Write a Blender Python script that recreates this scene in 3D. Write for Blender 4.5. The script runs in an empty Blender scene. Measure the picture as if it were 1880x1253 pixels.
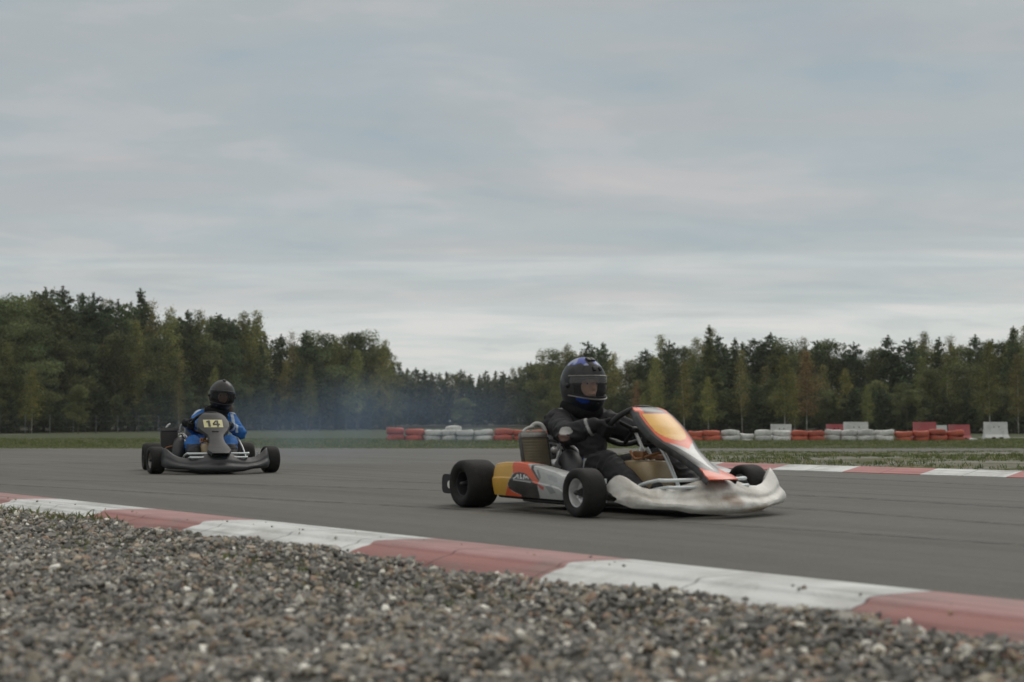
import bpy, bmesh, math, random
import numpy as np
from mathutils import Vector, Matrix, noise as mnoise
R = math.radians
rng = np.random.default_rng(7)
random.seed(7)
sc = bpy.context.scene
COL = sc.collection

# ------------------------------------------------------------------ camera
F = 2611.0                       # focal length in photograph pixels (1880 wide)
PITCH = math.atan(145.5 / F)
CAMH = 0.5
cd = bpy.data.cameras.new('camera'); cam = bpy.data.objects.new('camera', cd); COL.objects.link(cam)
cam.location = (0, 0, CAMH); cam.rotation_euler = (math.pi / 2 + PITCH, 0, 0)
cd.sensor_width = 36; cd.lens = 36 * F / 1880; cd.clip_start = .05; cd.clip_end = 3000
cd.dof.use_dof = True; cd.dof.focus_distance = 12.0; cd.dof.aperture_fstop = 3.0
sc.camera = cam

# ------------------------------------------------------------------ world / sun
SUN_EL, SUN_AZ = R(42), R(25)    # high soft sun behind the overcast, ahead and to the right
world = bpy.data.worlds.new('World'); sc.world = world; world.use_nodes = True
wt = world.node_tree; wt.nodes.clear()
def wn(t, **k):
    n = wt.nodes.new(t)
    for a, b in k.items(): setattr(n, a, b)
    return n
L = wt.links.new
out = wn('ShaderNodeOutputWorld'); bg = wn('ShaderNodeBackground'); bg.inputs[1].default_value = .1
sky = wn('ShaderNodeTexSky', sky_type='NISHITA', sun_disc=False, sun_elevation=SUN_EL, sun_rotation=SUN_AZ)
tc = wn('ShaderNodeTexCoord'); sep = wn('ShaderNodeSeparateXYZ'); L(tc.outputs['Generated'], sep.inputs[0])
def wmath(op, a, b=None, c=None):
    n = wn('ShaderNodeMath', operation=op)
    for i, v in enumerate((a, b, c)):
        if v is None: continue
        if isinstance(v, (int, float)): n.inputs[i].default_value = v
        else: L(v, n.inputs[i])
    return n.outputs[0]
zz = wmath('MAXIMUM', sep.outputs[2], 0.0)
den = wmath('ADD', zz, .085)
cx = wmath('DIVIDE', sep.outputs[0], den); cy = wmath('DIVIDE', sep.outputs[1], den)
comb = wn('ShaderNodeCombineXYZ'); L(cx, comb.inputs[0]); L(cy, comb.inputs[1]); comb.inputs[2].default_value = 3.7
def wnoise(scale, detail, rough, vec, dist=0., mscale=None, rot=0):
    if mscale:
        m = wn('ShaderNodeMapping'); m.inputs['Scale'].default_value = mscale; m.inputs['Rotation'].default_value = (0, 0, rot); L(vec, m.inputs[0]); vec = m.outputs[0]
    n = wn('ShaderNodeTexNoise'); n.inputs['Scale'].default_value = scale; n.inputs['Detail'].default_value = detail
    n.inputs['Roughness'].default_value = rough; n.inputs['Distortion'].default_value = dist; L(vec, n.inputs['Vector']); return n.outputs['Fac']
def ramp(fac, stops, interp='EASE'):
    n = wn('ShaderNodeValToRGB'); n.color_ramp.interpolation = interp
    e = n.color_ramp.elements
    while len(e) < len(stops): e.new(.5)
    for i, (p, c) in enumerate(stops):
        e[i].position = p; e[i].color = (c, c, c, 1) if isinstance(c, (int, float)) else (*c, 1)
    L(fac, n.inputs[0]); return n.outputs[0]
n1 = wnoise(.62, 7, .56, comb.outputs[0], .6, (.95, 1.0, 1), R(8))
n2 = wnoise(1.7, 7, .6, comb.outputs[0], .5, (.85, 1.2, 1), R(-6))
# second coordinate: plain direction, for soft patches high up
n3 = wnoise(6.0, 6, .55, tc.outputs['Generated'], .4, (1, 1, 2.6))
fsum = wmath('ADD', wmath('MULTIPLY', n1, .5), wmath('ADD', wmath('MULTIPLY', n2, .27), wmath('MULTIPLY', n3, .25)))
cloud0 = ramp(fsum, [(.40, (.355, .415, .445)), (.50, (.405, .447, .462)), (.57, (.465, .484, .492)), (.66, (.535, .535, .535))])
warm = wnoise(2.6, 4, .5, comb.outputs[0], .3, (.5, 1.0, 1), R(15))
tint = ramp(warm, [(.36, (.955, .985, 1.01)), (.5, (1, 1, 1)), (.64, (1.045, .998, .992))])
tm = wn('ShaderNodeMix', data_type='RGBA', blend_type='MULTIPLY'); tm.inputs[0].default_value = 1; L(cloud0, tm.inputs[6]); L(tint, tm.inputs[7]); cloud = tm.outputs[2]
# bright clear band low down
warp = wmath('ADD', sep.outputs[2], wmath('MULTIPLY', wmath('SUBTRACT', wnoise(1.4, 5, .6, comb.outputs[0], .2, (.16, 1.0, 1), R(4)), .5), .085))
band = ramp(warp, [(0.0, 1.), (.062, .95), (.080, .42), (.098, .30), (.108, .55), (.122, .18), (.2, 0.0)])
lowcol = ramp(n2, [(.36, (.56, .60, .595)), (.5, (.63, .66, .65)), (.62, (.70, .70, .685))])
mixb = wn('ShaderNodeMix', data_type='RGBA'); L(band, mixb.inputs[0]); L(cloud, mixb.inputs[6]); L(lowcol, mixb.inputs[7])
# overcast: the unseen upper dome is brighter
up = ramp(sep.outputs[2], [(.30, 1.0), (.75, .0)])
upm = wmath('ADD', wmath('MULTIPLY', wmath('SUBTRACT', 1.0, up), .75), 1.0)
uc = wn('ShaderNodeMix', data_type='RGBA'); L(wmath('SUBTRACT', 1.0, up), uc.inputs[0]); L(mixb.outputs[2], uc.inputs[6]); uc.inputs[7].default_value = (.53, .51, .478, 1)
vm = wn('ShaderNodeVectorMath', operation='SCALE'); L(uc.outputs[2], vm.inputs[0]); L(wmath('MULTIPLY', upm, 10.0), vm.inputs[3])
mixs = wn('ShaderNodeMix', data_type='RGBA'); mixs.inputs[0].default_value = .95
L(sky.outputs[0], mixs.inputs[6]); L(vm.outputs[0], mixs.inputs[7]); L(mixs.outputs[2], bg.inputs[0]); L(bg.outputs[0], out.inputs[0])

sd = bpy.data.lights.new('sun', 'SUN'); sd.energy = .62; sd.angle = R(28); sd.color = (1, .96, .90)
sun = bpy.data.objects.new('sun', sd); COL.objects.link(sun)
sdir = Vector((math.sin(SUN_AZ) * math.cos(SUN_EL), math.cos(SUN_AZ) * math.cos(SUN_EL), math.sin(SUN_EL)))
sun.rotation_euler = sdir.to_track_quat('Z', 'Y').to_euler()
sc.view_settings.view_transform = 'Standard'; sc.view_settings.look = 'None'
sc.view_settings.exposure = 0.0; sc.view_settings.gamma = 1.0
sc.cycles.use_denoising = True
sc.cycles.volume_step_rate = 1.0; sc.cycles.volume_bounces = 1; sc.cycles.max_bounces = 8
sc.cycles.transparent_max_bounces = 12

# ------------------------------------------------------------------ materials
def mat(name, col=(.5, .5, .5), rough=.6, metal=0., nscale=0, namp=0, bump=0, bscale=60, attr=False, coat=0, dirt=0, dirtcol=(.12, .09, .06), dscale=4, spec=.5):
    m = bpy.data.materials.new(name); m.use_nodes = True
    nt = m.node_tree; b = nt.nodes['Principled BSDF']; l = nt.links.new
    b.inputs['Roughness'].default_value = rough; b.inputs['Metallic'].default_value = metal
    b.inputs['Specular IOR Level'].default_value = spec
    if coat: b.inputs['Coat Weight'].default_value = coat; b.inputs['Coat Roughness'].default_value = .2
    t = nt.nodes.new('ShaderNodeTexCoord'); src = t.outputs['Object']
    if attr:
        a = nt.nodes.new('ShaderNodeAttribute'); a.attribute_name = 'Col'; c = a.outputs['Color']
    else:
        a = nt.nodes.new('ShaderNodeRGB'); a.outputs[0].default_value = (*col, 1); c = a.outputs[0]
    if namp:
        n = nt.nodes.new('ShaderNodeTexNoise'); n.inputs['Scale'].default_value = nscale; n.inputs['Detail'].default_value = 6; n.inputs['Roughness'].default_value = .6; l(src, n.inputs['Vector'])
        mr = nt.nodes.new('ShaderNodeMapRange'); mr.inputs[1].default_value = .3; mr.inputs[2].default_value = .7; mr.inputs[3].default_value = 1 - namp; mr.inputs[4].default_value = 1 + namp; l(n.outputs['Fac'], mr.inputs[0])
        v = nt.nodes.new('ShaderNodeVectorMath'); v.operation = 'SCALE'; l(c, v.inputs[0]); l(mr.outputs[0], v.inputs[3]); c = v.outputs[0]
    if dirt:
        n = nt.nodes.new('ShaderNodeTexNoise'); n.inputs['Scale'].default_value = dscale; n.inputs['Detail'].default_value = 9; n.inputs['Roughness'].default_value = .7; n.inputs['Distortion'].default_value = .4; l(src, n.inputs['Vector'])
        r = nt.nodes.new('ShaderNodeMapRange'); r.inputs[1].default_value = .47; r.inputs[2].default_value = .72; r.inputs[4].default_value = dirt; l(n.outputs['Fac'], r.inputs[0])
        x = nt.nodes.new('ShaderNodeMix'); x.data_type = 'RGBA'; l(r.outputs[0], x.inputs[0]); l(c, x.inputs[6]); x.inputs[7].default_value = (*dirtcol, 1); c = x.outputs[2]
    l(c, b.inputs['Base Color'])
    if bump:
        n = nt.nodes.new('ShaderNodeTexNoise'); n.inputs['Scale'].default_value = bscale; n.inputs['Detail'].default_value = 5; l(src, n.inputs['Vector'])
        bu = nt.nodes.new('ShaderNodeBump'); bu.inputs['Strength'].default_value = bump; bu.inputs['Distance'].default_value = .01; l(n.outputs['Fac'], bu.inputs['Height']); l(bu.outputs[0], b.inputs['Normal'])
    return m
M = {}
M['rubber'] = mat('rubber', (.013, .0125, .012), .72, namp=.3, nscale=25, bump=.3, bscale=120, dirt=.4, dirtcol=(.035, .032, .028), dscale=7, spec=.3)
M['rubber_old'] = mat('painted_tyre', rough=.7, attr=True, namp=.18, nscale=5, bump=.4, bscale=30, dirt=.55, dirtcol=(.10, .085, .06), dscale=3.5)
M['silver'] = mat('silver_metal', (.60, .60, .59), .42, .6, namp=.1, nscale=30)
M['steel'] = mat('dull_steel', (.24, .23, .215), .45, .8, namp=.25, nscale=20)
M['dark_metal'] = mat('dark_metal', (.05, .05, .05), .45, .6, namp=.3, nscale=25)
M['black'] = mat('black_plastic', (.010, .0105, .011), .5, namp=.3, nscale=10, dirt=.3, dirtcol=(.035, .032, .03), dscale=8, spec=.35)
M['charcoal'] = mat('charcoal_plastic', (.023, .024, .027), .5, namp=.12, nscale=8, dirt=.3, dirtcol=(.085, .08, .075), dscale=6, bump=.1, bscale=12)
M['grey_seat'] = mat('grey_fibreglass', (.09, .092, .095), .45, namp=.15, nscale=10, dirt=.3)
M['paint'] = mat('sticker_paint', rough=.38, attr=True, namp=.06, nscale=12, dirt=.3, dirtcol=(.16, .13, .10), dscale=9, coat=.2)
M['tank'] = mat('tan_plastic', (.36, .27, .155), .4, namp=.1, nscale=12, dirt=.3)
M['radiator'] = mat('radiator_core', (.135, .115, .075), .6, .25, namp=.25, nscale=9, dirt=.5, dirtcol=(.06, .05, .035))
M['radiator_dark'] = mat('radiator_core_dark', (.022, .021, .02), .6, .2, namp=.3, nscale=9)
M['tube_white'] = mat('pale_tube', (.62, .66, .66), .35, .3, namp=.06, nscale=10)
M['fabric'] = mat('suit_fabric', rough=.72, attr=True, namp=.14, nscale=18, bump=.3, bscale=45, spec=.28)
M['cloth'] = mat('black_cloth', (.013, .013, .014), .95, namp=.3, nscale=20, bump=.4, bscale=40, spec=.1)
M['helmet'] = mat('helmet_shell', rough=.5, attr=True, namp=.15, nscale=14, coat=.35, spec=.2)
M['hose'] = mat('hose', (.38, .38, .36), .5, namp=.1, nscale=20)
M['copper'] = mat('brown_parts', (.25, .12, .05), .5, .4, namp=.3, nscale=30)
M['barrier'] = mat('barrier_plastic', rough=.6, attr=True, namp=.10, nscale=2.5, dirt=.5, dirtcol=(.22, .20, .17), dscale=3, bump=.25, bscale=8)
M['gravel'] = mat('gravel_stone', rough=.8, attr=True, namp=.22, nscale=55, spec=.25)
M['bark'] = mat('bark', (.10, .085, .065), .9, namp=.4, nscale=3, bump=.6, bscale=6)
M['birchbark'] = mat('pale_bark', (.42, .40, .35), .85, namp=.45, nscale=2.2, dirt=.5, dirtcol=(.05, .045, .04), dscale=3)
M['post'] = mat('fence_metal', (.13, .14, .14), .55, .3, namp=.1, nscale=5)
M['kerbpaint'] = mat('kerb_paint', rough=.72, attr=True, namp=.10, nscale=3.0, dirt=.6, dirtcol=(.23, .21, .19), dscale=3.2, bump=.4, bscale=60, spec=.25)
def add_streaks(m, rot, sc_, lo, hi, dark):
    nt = m.node_tree; l = nt.links.new; b = nt.nodes['Principled BSDF']; src = b.inputs['Base Color'].links[0].from_socket
    t = nt.nodes.new('ShaderNodeTexCoord'); m0 = nt.nodes.new('ShaderNodeMapping'); m0.inputs['Rotation'].default_value = (0, 0, rot); l(t.outputs['Object'], m0.inputs[0])
    m1 = nt.nodes.new('ShaderNodeMapping'); m1.inputs['Scale'].default_value = sc_; l(m0.outputs[0], m1.inputs[0])
    n = nt.nodes.new('ShaderNodeTexNoise'); n.inputs['Scale'].default_value = 1; n.inputs['Detail'].default_value = 7; n.inputs['Roughness'].default_value = .62; l(m1.outputs[0], n.inputs['Vector'])
    r = nt.nodes.new('ShaderNodeMapRange'); r.inputs[1].default_value = lo; r.inputs[2].default_value = hi; r.inputs[3].default_value = dark; r.inputs[4].default_value = 1; l(n.outputs['Fac'], r.inputs[0])
    v = nt.nodes.new('ShaderNodeVectorMath'); v.operation = 'SCALE'; l(src, v.inputs[0]); l(r.outputs[0], v.inputs[3]); l(v.outputs[0], b.inputs['Base Color'])
add_streaks(M['kerbpaint'], R(-40), (11, .55, 1), .36, .50, .62)
M['white_plastic'] = mat('scuffed_white_plastic', (.70, .69, .645), .5, namp=.08, nscale=6, dirt=.8, dirtcol=(.24, .19, .13), dscale=3.6, bump=.12, bscale=22)
add_streaks(M['white_plastic'], 0, (2, 9, 26), .34, .42, .78)
def add_stain(m, centre, radii, col, amt):
    nt = m.node_tree; l = nt.links.new; b = nt.nodes['Principled BSDF']; src = b.inputs['Base Color'].links[0].from_socket
    t = nt.nodes.new('ShaderNodeTexCoord'); n = nt.nodes.new('ShaderNodeTexNoise'); n.inputs['Scale'].default_value = 9; n.inputs['Detail'].default_value = 7; n.inputs['Roughness'].default_value = .7; l(t.outputs['Object'], n.inputs['Vector'])
    a = nt.nodes.new('ShaderNodeVectorMath'); a.operation = 'SUBTRACT'; l(t.outputs['Object'], a.inputs[0]); a.inputs[1].default_value = centre
    d = nt.nodes.new('ShaderNodeVectorMath'); d.operation = 'DIVIDE'; l(a.outputs[0], d.inputs[0]); d.inputs[1].default_value = radii
    ln = nt.nodes.new('ShaderNodeVectorMath'); ln.operation = 'LENGTH'; l(d.outputs[0], ln.inputs[0])
    s_ = nt.nodes.new('ShaderNodeMath'); s_.operation = 'ADD'; l(ln.outputs['Value'], s_.inputs[0]); l(n.outputs['Fac'], s_.inputs[1])
    r = nt.nodes.new('ShaderNodeMapRange'); r.inputs[1].default_value = 1.35; r.inputs[2].default_value = .85; r.inputs[3].default_value = 0; r.inputs[4].default_value = amt; l(s_.outputs[0], r.inputs[0])
    x = nt.nodes.new('ShaderNodeMix'); x.data_type = 'RGBA'; l(r.outputs[0], x.inputs[0]); l(src, x.inputs[6]); x.inputs[7].default_value = (*col, 1); l(x.outputs[2], b.inputs['Base Color'])
add_stain(M['white_plastic'], (.98, .04, .095), (.3, .10, .055), (.20, .125, .07), .85)
add_stain(M['white_plastic'], (.95, .20, .04), (.3, .22, .035), (.30, .23, .15), .8)
add_stain(M['white_plastic'], (.95, -.12, .15), (.3, .14, .03), (.25, .24, .22), .7)

LEAFGAIN = {'foliage': 2.05, 'grass_blades': 1.7}
def leafmat(name):
    m = bpy.data.materials.new(name); m.use_nodes = True; nt = m.node_tree; l = nt.links.new
    b = nt.nodes['Principled BSDF']; b.inputs['Roughness'].default_value = .7; b.inputs['Specular IOR Level'].default_value = .2; g_ = LEAFGAIN.get(name, 1.)
    a = nt.nodes.new('ShaderNodeAttribute'); a.attribute_name = 'Col'
    oi = nt.nodes.new('ShaderNodeObjectInfo'); hs = nt.nodes.new('ShaderNodeHueSaturation')
    mr = nt.nodes.new('ShaderNodeMapRange'); mr.inputs[3].default_value = .490; mr.inputs[4].default_value = .522; l(oi.outputs['Random'], mr.inputs[0]); l(mr.outputs[0], hs.inputs['Hue'])
    m2 = nt.nodes.new('ShaderNodeMapRange'); m2.inputs[3].default_value = .75 * g_; m2.inputs[4].default_value = 1.3 * g_
    w = nt.nodes.new('ShaderNodeMath'); w.operation = 'FRACT'; w2 = nt.nodes.new('ShaderNodeMath'); w2.operation = 'MULTIPLY'; w2.inputs[1].default_value = 7.31
    l(oi.outputs['Random'], w2.inputs[0]); l(w2.outputs[0], w.inputs[0]); l(w.outputs[0], m2.inputs[0]); l(m2.outputs[0], hs.inputs['Value'])
    l(a.outputs['Color'], hs.inputs['Color']); l(hs.outputs[0], b.inputs['Base Color'])
    tr = nt.nodes.new('ShaderNodeBsdfTranslucent'); l(hs.outputs[0], tr.inputs[0]); mx = nt.nodes.new('ShaderNodeMixShader'); mx.inputs[0].default_value = .3
    l(b.outputs[0], mx.inputs[1]); l(tr.outputs[0], mx.inputs[2]); l(mx.outputs[0], nt.nodes['Material Output'].inputs[0])
    return m
M['leaf'] = leafmat('foliage'); M['grass'] = leafmat('grass_blades')

# ------------------------------------------------------------------ helpers
def tag(o, label=None, cat=None, group=None, kind=None):
    if label: o['label'] = label
    if cat: o['category'] = cat
    if group: o['group'] = group
    if kind: o['kind'] = kind
    return o
def empty(name, loc, rz=0, label=None, cat=None, group=None):
    o = bpy.data.objects.new(name, None); COL.objects.link(o); o.location = loc; o.rotation_euler = (0, 0, rz); o.empty_display_size = .1
    return tag(o, label, cat, group)
def link(name, me, m=None, parent=None):
    o = bpy.data.objects.new(name, me); COL.objects.link(o)
    if m is not None and not me.materials: me.materials.append(m)
    if parent: o.parent = parent
    return o
def mesh_np(name, V, Fa, cols=None, smooth=False, sharp=None):
    """V (n,3); Fa (m,k) array or list of faces; cols (n,3) per vertex"""
    me = bpy.data.meshes.new(name)
    V = np.asarray(V, np.float32)
    if isinstance(Fa, np.ndarray):
        m, k = Fa.shape
        me.vertices.add(len(V)); me.vertices.foreach_set('co', V.ravel())
        me.loops.add(m * k); me.loops.foreach_set('vertex_index', Fa.astype(np.int32).ravel())
        me.polygons.add(m); me.polygons.foreach_set('loop_start', np.arange(0, m * k, k, dtype=np.int32)); me.polygons.foreach_set('loop_total', np.full(m, k, np.int32))
        me.update(calc_edges=True)
    else:
        me.from_pydata([tuple(map(float, v)) for v in V], [], Fa); me.update()
    if cols is not None:
        ca = me.color_attributes.new('Col', 'FLOAT_COLOR', 'POINT')
        c = np.ones((len(V), 4), np.float32); c[:, :3] = cols; ca.data.foreach_set('color', c.ravel())
    if smooth:
        me.polygons.foreach_set('use_smooth', np.ones(len(me.polygons), bool))
        if sharp: me.set_sharp_from_angle(angle=R(sharp))
    return me
def catmull(P, n=6, closed=False):
    P = [Vector(p) for p in P]; N = len(P); o = []
    rngi = range(N) if closed else range(N - 1)
    for i in rngi:
        if closed: a, b, c, d = P[(i - 1) % N], P[i], P[(i + 1) % N], P[(i + 2) % N]
        else: a, b, c, d = P[max(i - 1, 0)], P[i], P[i + 1], P[min(i + 2, N - 1)]
        for k in range(n):
            t = k / n
            o.append(.5 * ((2 * b) + (-a + c) * t + (2 * a - 5 * b + 4 * c - d) * t * t + (-a + 3 * b - 3 * c + d) * t ** 3))
    if not closed: o.append(P[-1])
    return o
class MB:
    def __init__(s): s.V = []; s.F = []; s.C = []; s.usec = False
    def add(s, V, Fa, col=None):
        o = len(s.V); s.V += [Vector(v) for v in V]; s.F += [[i + o for i in f] for f in Fa]
        if col is not None: s.usec = True
        s.C += [tuple(col) if col is not None and not callable(col) else ((1, 1, 1) if col is None else tuple(col(Vector(v)))) for v in V]
        return s
    def box(s, c, size, bevel=.004, rot=None, taper=None, col=None):
        bm = bmesh.new(); bmesh.ops.create_cube(bm, size=1)
        for v in bm.verts:
            v.co = Vector((v.co.x * size[0], v.co.y * size[1], v.co.z * size[2]))
            if taper and v.co.z > 0: v.co.x *= taper[0]; v.co.y *= taper[1]
        if bevel: bmesh.ops.bevel(bm, geom=list(bm.edges), offset=bevel, segments=2, affect='EDGES', profile=.6)
        mx = Matrix.Translation(Vector(c)) @ (rot.to_4x4() if rot is not None else Matrix.Identity(4))
        bm.verts.index_update()
        s.add([mx @ v.co for v in bm.verts], [[v.index for v in f.verts] for f in bm.faces], col); bm.free(); return s
    def tube(s, P, r, n=10, closed=False, smooth=4, col=None, cap=True):
        Q = catmull(P, smooth, closed) if smooth > 1 else [Vector(p) for p in P]
        N = len(Q); rad = (lambda t: r) if not isinstance(r, (list, tuple)) else (lambda t: np.interp(t, np.linspace(0, 1, len(r)), r))
        V = []; prev = None
        for i, p in enumerate(Q):
            if closed: d = Q[(i + 1) % N] - Q[(i - 1) % N]
            else: d = Q[min(i + 1, N - 1)] - Q[max(i - 1, 0)]
            d.normalize()
            if prev is None:
                a = Vector((0, 0, 1)) if abs(d.z) < .9 else Vector((1, 0, 0)); a = (a - d * a.dot(d)).normalized()
            else: a = (prev - d * prev.dot(d)).normalized()
            prev = a; b = d.cross(a); rr = rad(i / max(N - 1, 1))
            for k in range(n):
                th = 2 * math.pi * k / n; V.append(p + (a * math.cos(th) + b * math.sin(th)) * rr)
        Fa = []
        for i in range(N if closed else N - 1):
            for k in range(n):
                j = (i + 1) % N; Fa.append([i * n + k, i * n + (k + 1) % n, j * n + (k + 1) % n, j * n + k])
        if not closed and cap: Fa.append(list(range(n))[::-1]); Fa.append([(N - 1) * n + k for k in range(n)])
        return s.add(V, Fa, col)
    def lathe(s, prof, c=(0, 0, 0), axis='y', n=40, closed=False, col=None):
        """prof: list of (radius, offset along the axis)"""
        V = []
        for (r, h) in prof:
            for k in range(n):
                th = 2 * math.pi * k / n; a, b = r * math.cos(th), r * math.sin(th)
                V.append(Vector(c) + (Vector((a, h, b)) if axis == 'y' else Vector((a, b, h)) if axis == 'z' else Vector((h, a, b))))
        Fa = []; m = len(prof)
        for i in range(m if closed else m - 1):
            j = (i + 1) % m
            for k in range(n): Fa.append([i * n + k, i * n + (k + 1) % n, j * n + (k + 1) % n, j * n + k])
        return s.add(V, Fa, col)
    def loft(s, rings, cap=True, closed=True, col=None):
        n = len(rings[0]); V = [p for r in rings for p in r]; Fa = []
        for i in range(len(rings) - 1):
            for k in range(n if closed else n - 1): Fa.append([i * n + k, i * n + (k + 1) % n, (i + 1) * n + (k + 1) % n, (i + 1) * n + k])
        if cap and closed: Fa.append(list(range(n))[::-1]); Fa.append([(len(rings) - 1) * n + k for k in range(n)])
        return s.add(V, Fa, col)
    def ball(s, c, r, n=14, rot=None, col=None):
        r = (r, r, r) if isinstance(r, (int, float)) else r
        V = []; Fa = []
        for i in range(n + 1):
            ph = math.pi * i / n
            for k in range(2 * n):
                th = math.pi * k / n; v = Vector((r[0] * math.sin(ph) * math.cos(th), r[1] * math.sin(ph) * math.sin(th), r[2] * math.cos(ph)))
                if rot is not None: v = rot @ v
                V.append(Vector(c) + v)
        m = 2 * n
        for i in range(n):
            for k in range(m): Fa.append([i * m + k, (i + 1) * m + k, (i + 1) * m + (k + 1) % m, i * m + (k + 1) % m])
        return s.add(V, Fa, col)
    def limb(s, P, rad, n=16):
        """capsule chain"""
        P = [Vector(p) for p in P]
        for i in range(len(P) - 1):
            a, b = P[i], P[i + 1]; ra, rb = rad[i], rad[i + 1]; st = max(2, int((b - a).length / max(.4 * min(ra, rb), .01)))
            s.tube([a.lerp(b, k / st) for k in range(st + 1)], [ra + (rb - ra) * k / st for k in range(st + 1)], n=n, smooth=1)
        for p, r in zip(P, rad): s.ball(p, r, 8)
        return s
    def build(s, name, m, parent=None, smooth=38, off=None, weld=False, solid=0):
        V = s.V if off is None else [v - Vector(off) for v in s.V]
        me = mesh_np(name, [tuple(v) for v in V], s.F, np.array(s.C) if s.usec else None)
        bm = bmesh.new(); bm.from_mesh(me)
        bmesh.ops.remove_doubles(bm, verts=list(bm.verts), dist=1e-5)
        bmesh.ops.recalc_face_normals(bm, faces=list(bm.faces))
        if solid: bmesh.ops.solidify(bm, geom=list(bm.faces), thickness=solid)
        bm.to_mesh(me); bm.free()
        if smooth:
            me.polygons.foreach_set('use_smooth', np.ones(len(me.polygons), bool)); me.set_sharp_from_angle(angle=R(smooth))
        return link(name, me, m, parent)
def inpoly(x, y, P):
    c = False; j = len(P) - 1
    for i in range(len(P)):
        if (P[i][1] > y) != (P[j][1] > y) and x < (P[j][0] - P[i][0]) * (y - P[i][1]) / (P[j][1] - P[i][1]) + P[i][0]: c = not c
        j = i
    return c
def sstep(a, b, x):
    t = np.clip((np.asarray(x, float) - a) / (b - a), 0, 1); return t * t * (3 - 2 * t)

# ------------------------------------------------------------------ ground
KA = np.array((.37, 5.1)); KU = np.array((-.643, .766)); KN = np.array((-.766, -.643))   # near kerb: point, along, towards camera
def gz(y):
    return np.interp(y, [16, 49, 130], [0, -.19, -.75])
def kline_x(y): return KA[0] - .8394 * (y - KA[1])
def ground_mat(name, kind):
    m = bpy.data.materials.new(name); m.use_nodes = True; nt = m.node_tree; l = nt.links.new; b = nt.nodes['Principled BSDF']
    b.inputs['Roughness'].default_value = .92; b.inputs['Specular IOR Level'].default_value = .15
    t = nt.nodes.new('ShaderNodeTexCoord')
    def no(scale, det=6, ro=.6, ms=None, rot=0):
        src = t.outputs['Object']
        if ms:
            m0 = nt.nodes.new('ShaderNodeMapping'); m0.inputs['Rotation'].default_value = (0, 0, rot); l(src, m0.inputs[0])
            mp = nt.nodes.new('ShaderNodeMapping'); mp.inputs['Scale'].default_value = ms; l(m0.outputs[0], mp.inputs[0]); src = mp.outputs[0]
        n = nt.nodes.new('ShaderNodeTexNoise'); n.inputs['Scale'].default_value = scale; n.inputs['Detail'].default_value = det; n.inputs['Roughness'].default_value = ro; l(src, n.inputs['Vector']); return n.outputs['Fac']
    def rp(f, st):
        n = nt.nodes.new('ShaderNodeValToRGB'); e = n.color_ramp.elements
        while len(e) < len(st): e.new(.5)
        for i, (p, c) in enumerate(st): e[i].position = p; e[i].color = (*c, 1)
        l(f, n.inputs[0]); return n.outputs[0]
    def mix(f, a, c, mode='MIX'):
        n = nt.nodes.new('ShaderNodeMix'); n.data_type = 'RGBA'; n.blend_type = mode
        for i, v in ((0, f), (6, a), (7, c)):
            if isinstance(v, float): n.inputs[i].default_value = v
            elif isinstance(v, tuple): n.inputs[i].default_value = (*v, 1)
            else: l(v, n.inputs[i])
        return n.outputs[2]
    if kind == 'grass':
        c = rp(no(.35, 8), [(.3, (.050, .066, .030)), (.5, (.070, .086, .040)), (.70, (.115, .112, .062))])
        c = mix(.5, c, rp(no(9, 6), [(.35, (.4, .4, .4)), (.65, (1, 1, 1))]), 'MULTIPLY')
    elif kind == 'island':
        c = rp(no(6, 6), [(.35, (.075, .08, .04)), (.65, (.16, .155, .09))])
        g = rp(no(45, 3), [(.3, (.13, .125, .115)), (.7, (.34, .33, .30))])
        f = rp(no(.9, 5, .6, (.35, 1.4, 1)), [(.42, (0, 0, 0)), (.56, (1, 1, 1))]); sp = nt.nodes.new('ShaderNodeMath'); sp.operation = 'MULTIPLY'; l(f, sp.inputs[0]); sp.inputs[1].default_value = .85
        c = mix(sp.outputs[0], c, g)
    elif kind == 'asphalt':
        b.inputs['Roughness'].default_value = .82; b.inputs['Specular IOR Level'].default_value = .3
        c = rp(no(.5, 6, .55, (1, .35, 1), R(-40)), [(.3, (.118, .115, .104)), (.7, (.152, .147, .132))])
        c = mix(.75, c, rp(no(110, 4, .8), [(.32, (.50, .50, .50)), (.68, (1.42, 1.42, 1.38))]), 'MULTIPLY')
        c = mix(.5, c, rp(no(14, 5, .7, (1.5, .5, 1), R(-40)), [(.35, (.84, .84, .84)), (.65, (1.12, 1.12, 1.1))]), 'MULTIPLY')
        c = mix(.6, c, rp(no(1, 3, .5, (7, .05, 1), R(-37)), [(.33, (.60, .60, .61)), (.41, (1, 1, 1))]), 'MULTIPLY')
        c = mix(.45, c, rp(no(1.3, 5, .6, (3, .12, 1), R(-40)), [(.34, (.66, .66, .67)), (.56, (1.05, 1.05, 1.05))]), 'MULTIPLY')
        bn = no(180, 3, .7); bu = nt.nodes.new('ShaderNodeBump'); bu.inputs['Strength'].default_value = .5; bu.inputs['Distance'].default_value = .006; l(bn, bu.inputs['Height']); l(bu.outputs[0], b.inputs['Normal'])
    elif kind == 'gravelbed':
        c = rp(no(60, 4), [(.3, (.05, .048, .042)), (.5, (.12, .115, .10)), (.7, (.24, .23, .21))])
    elif kind == 'path':
        c = rp(no(2, 6), [(.3, (.30, .30, .27)), (.7, (.45, .44, .40))])
    l(c, b.inputs['Base Color']); return m
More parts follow.
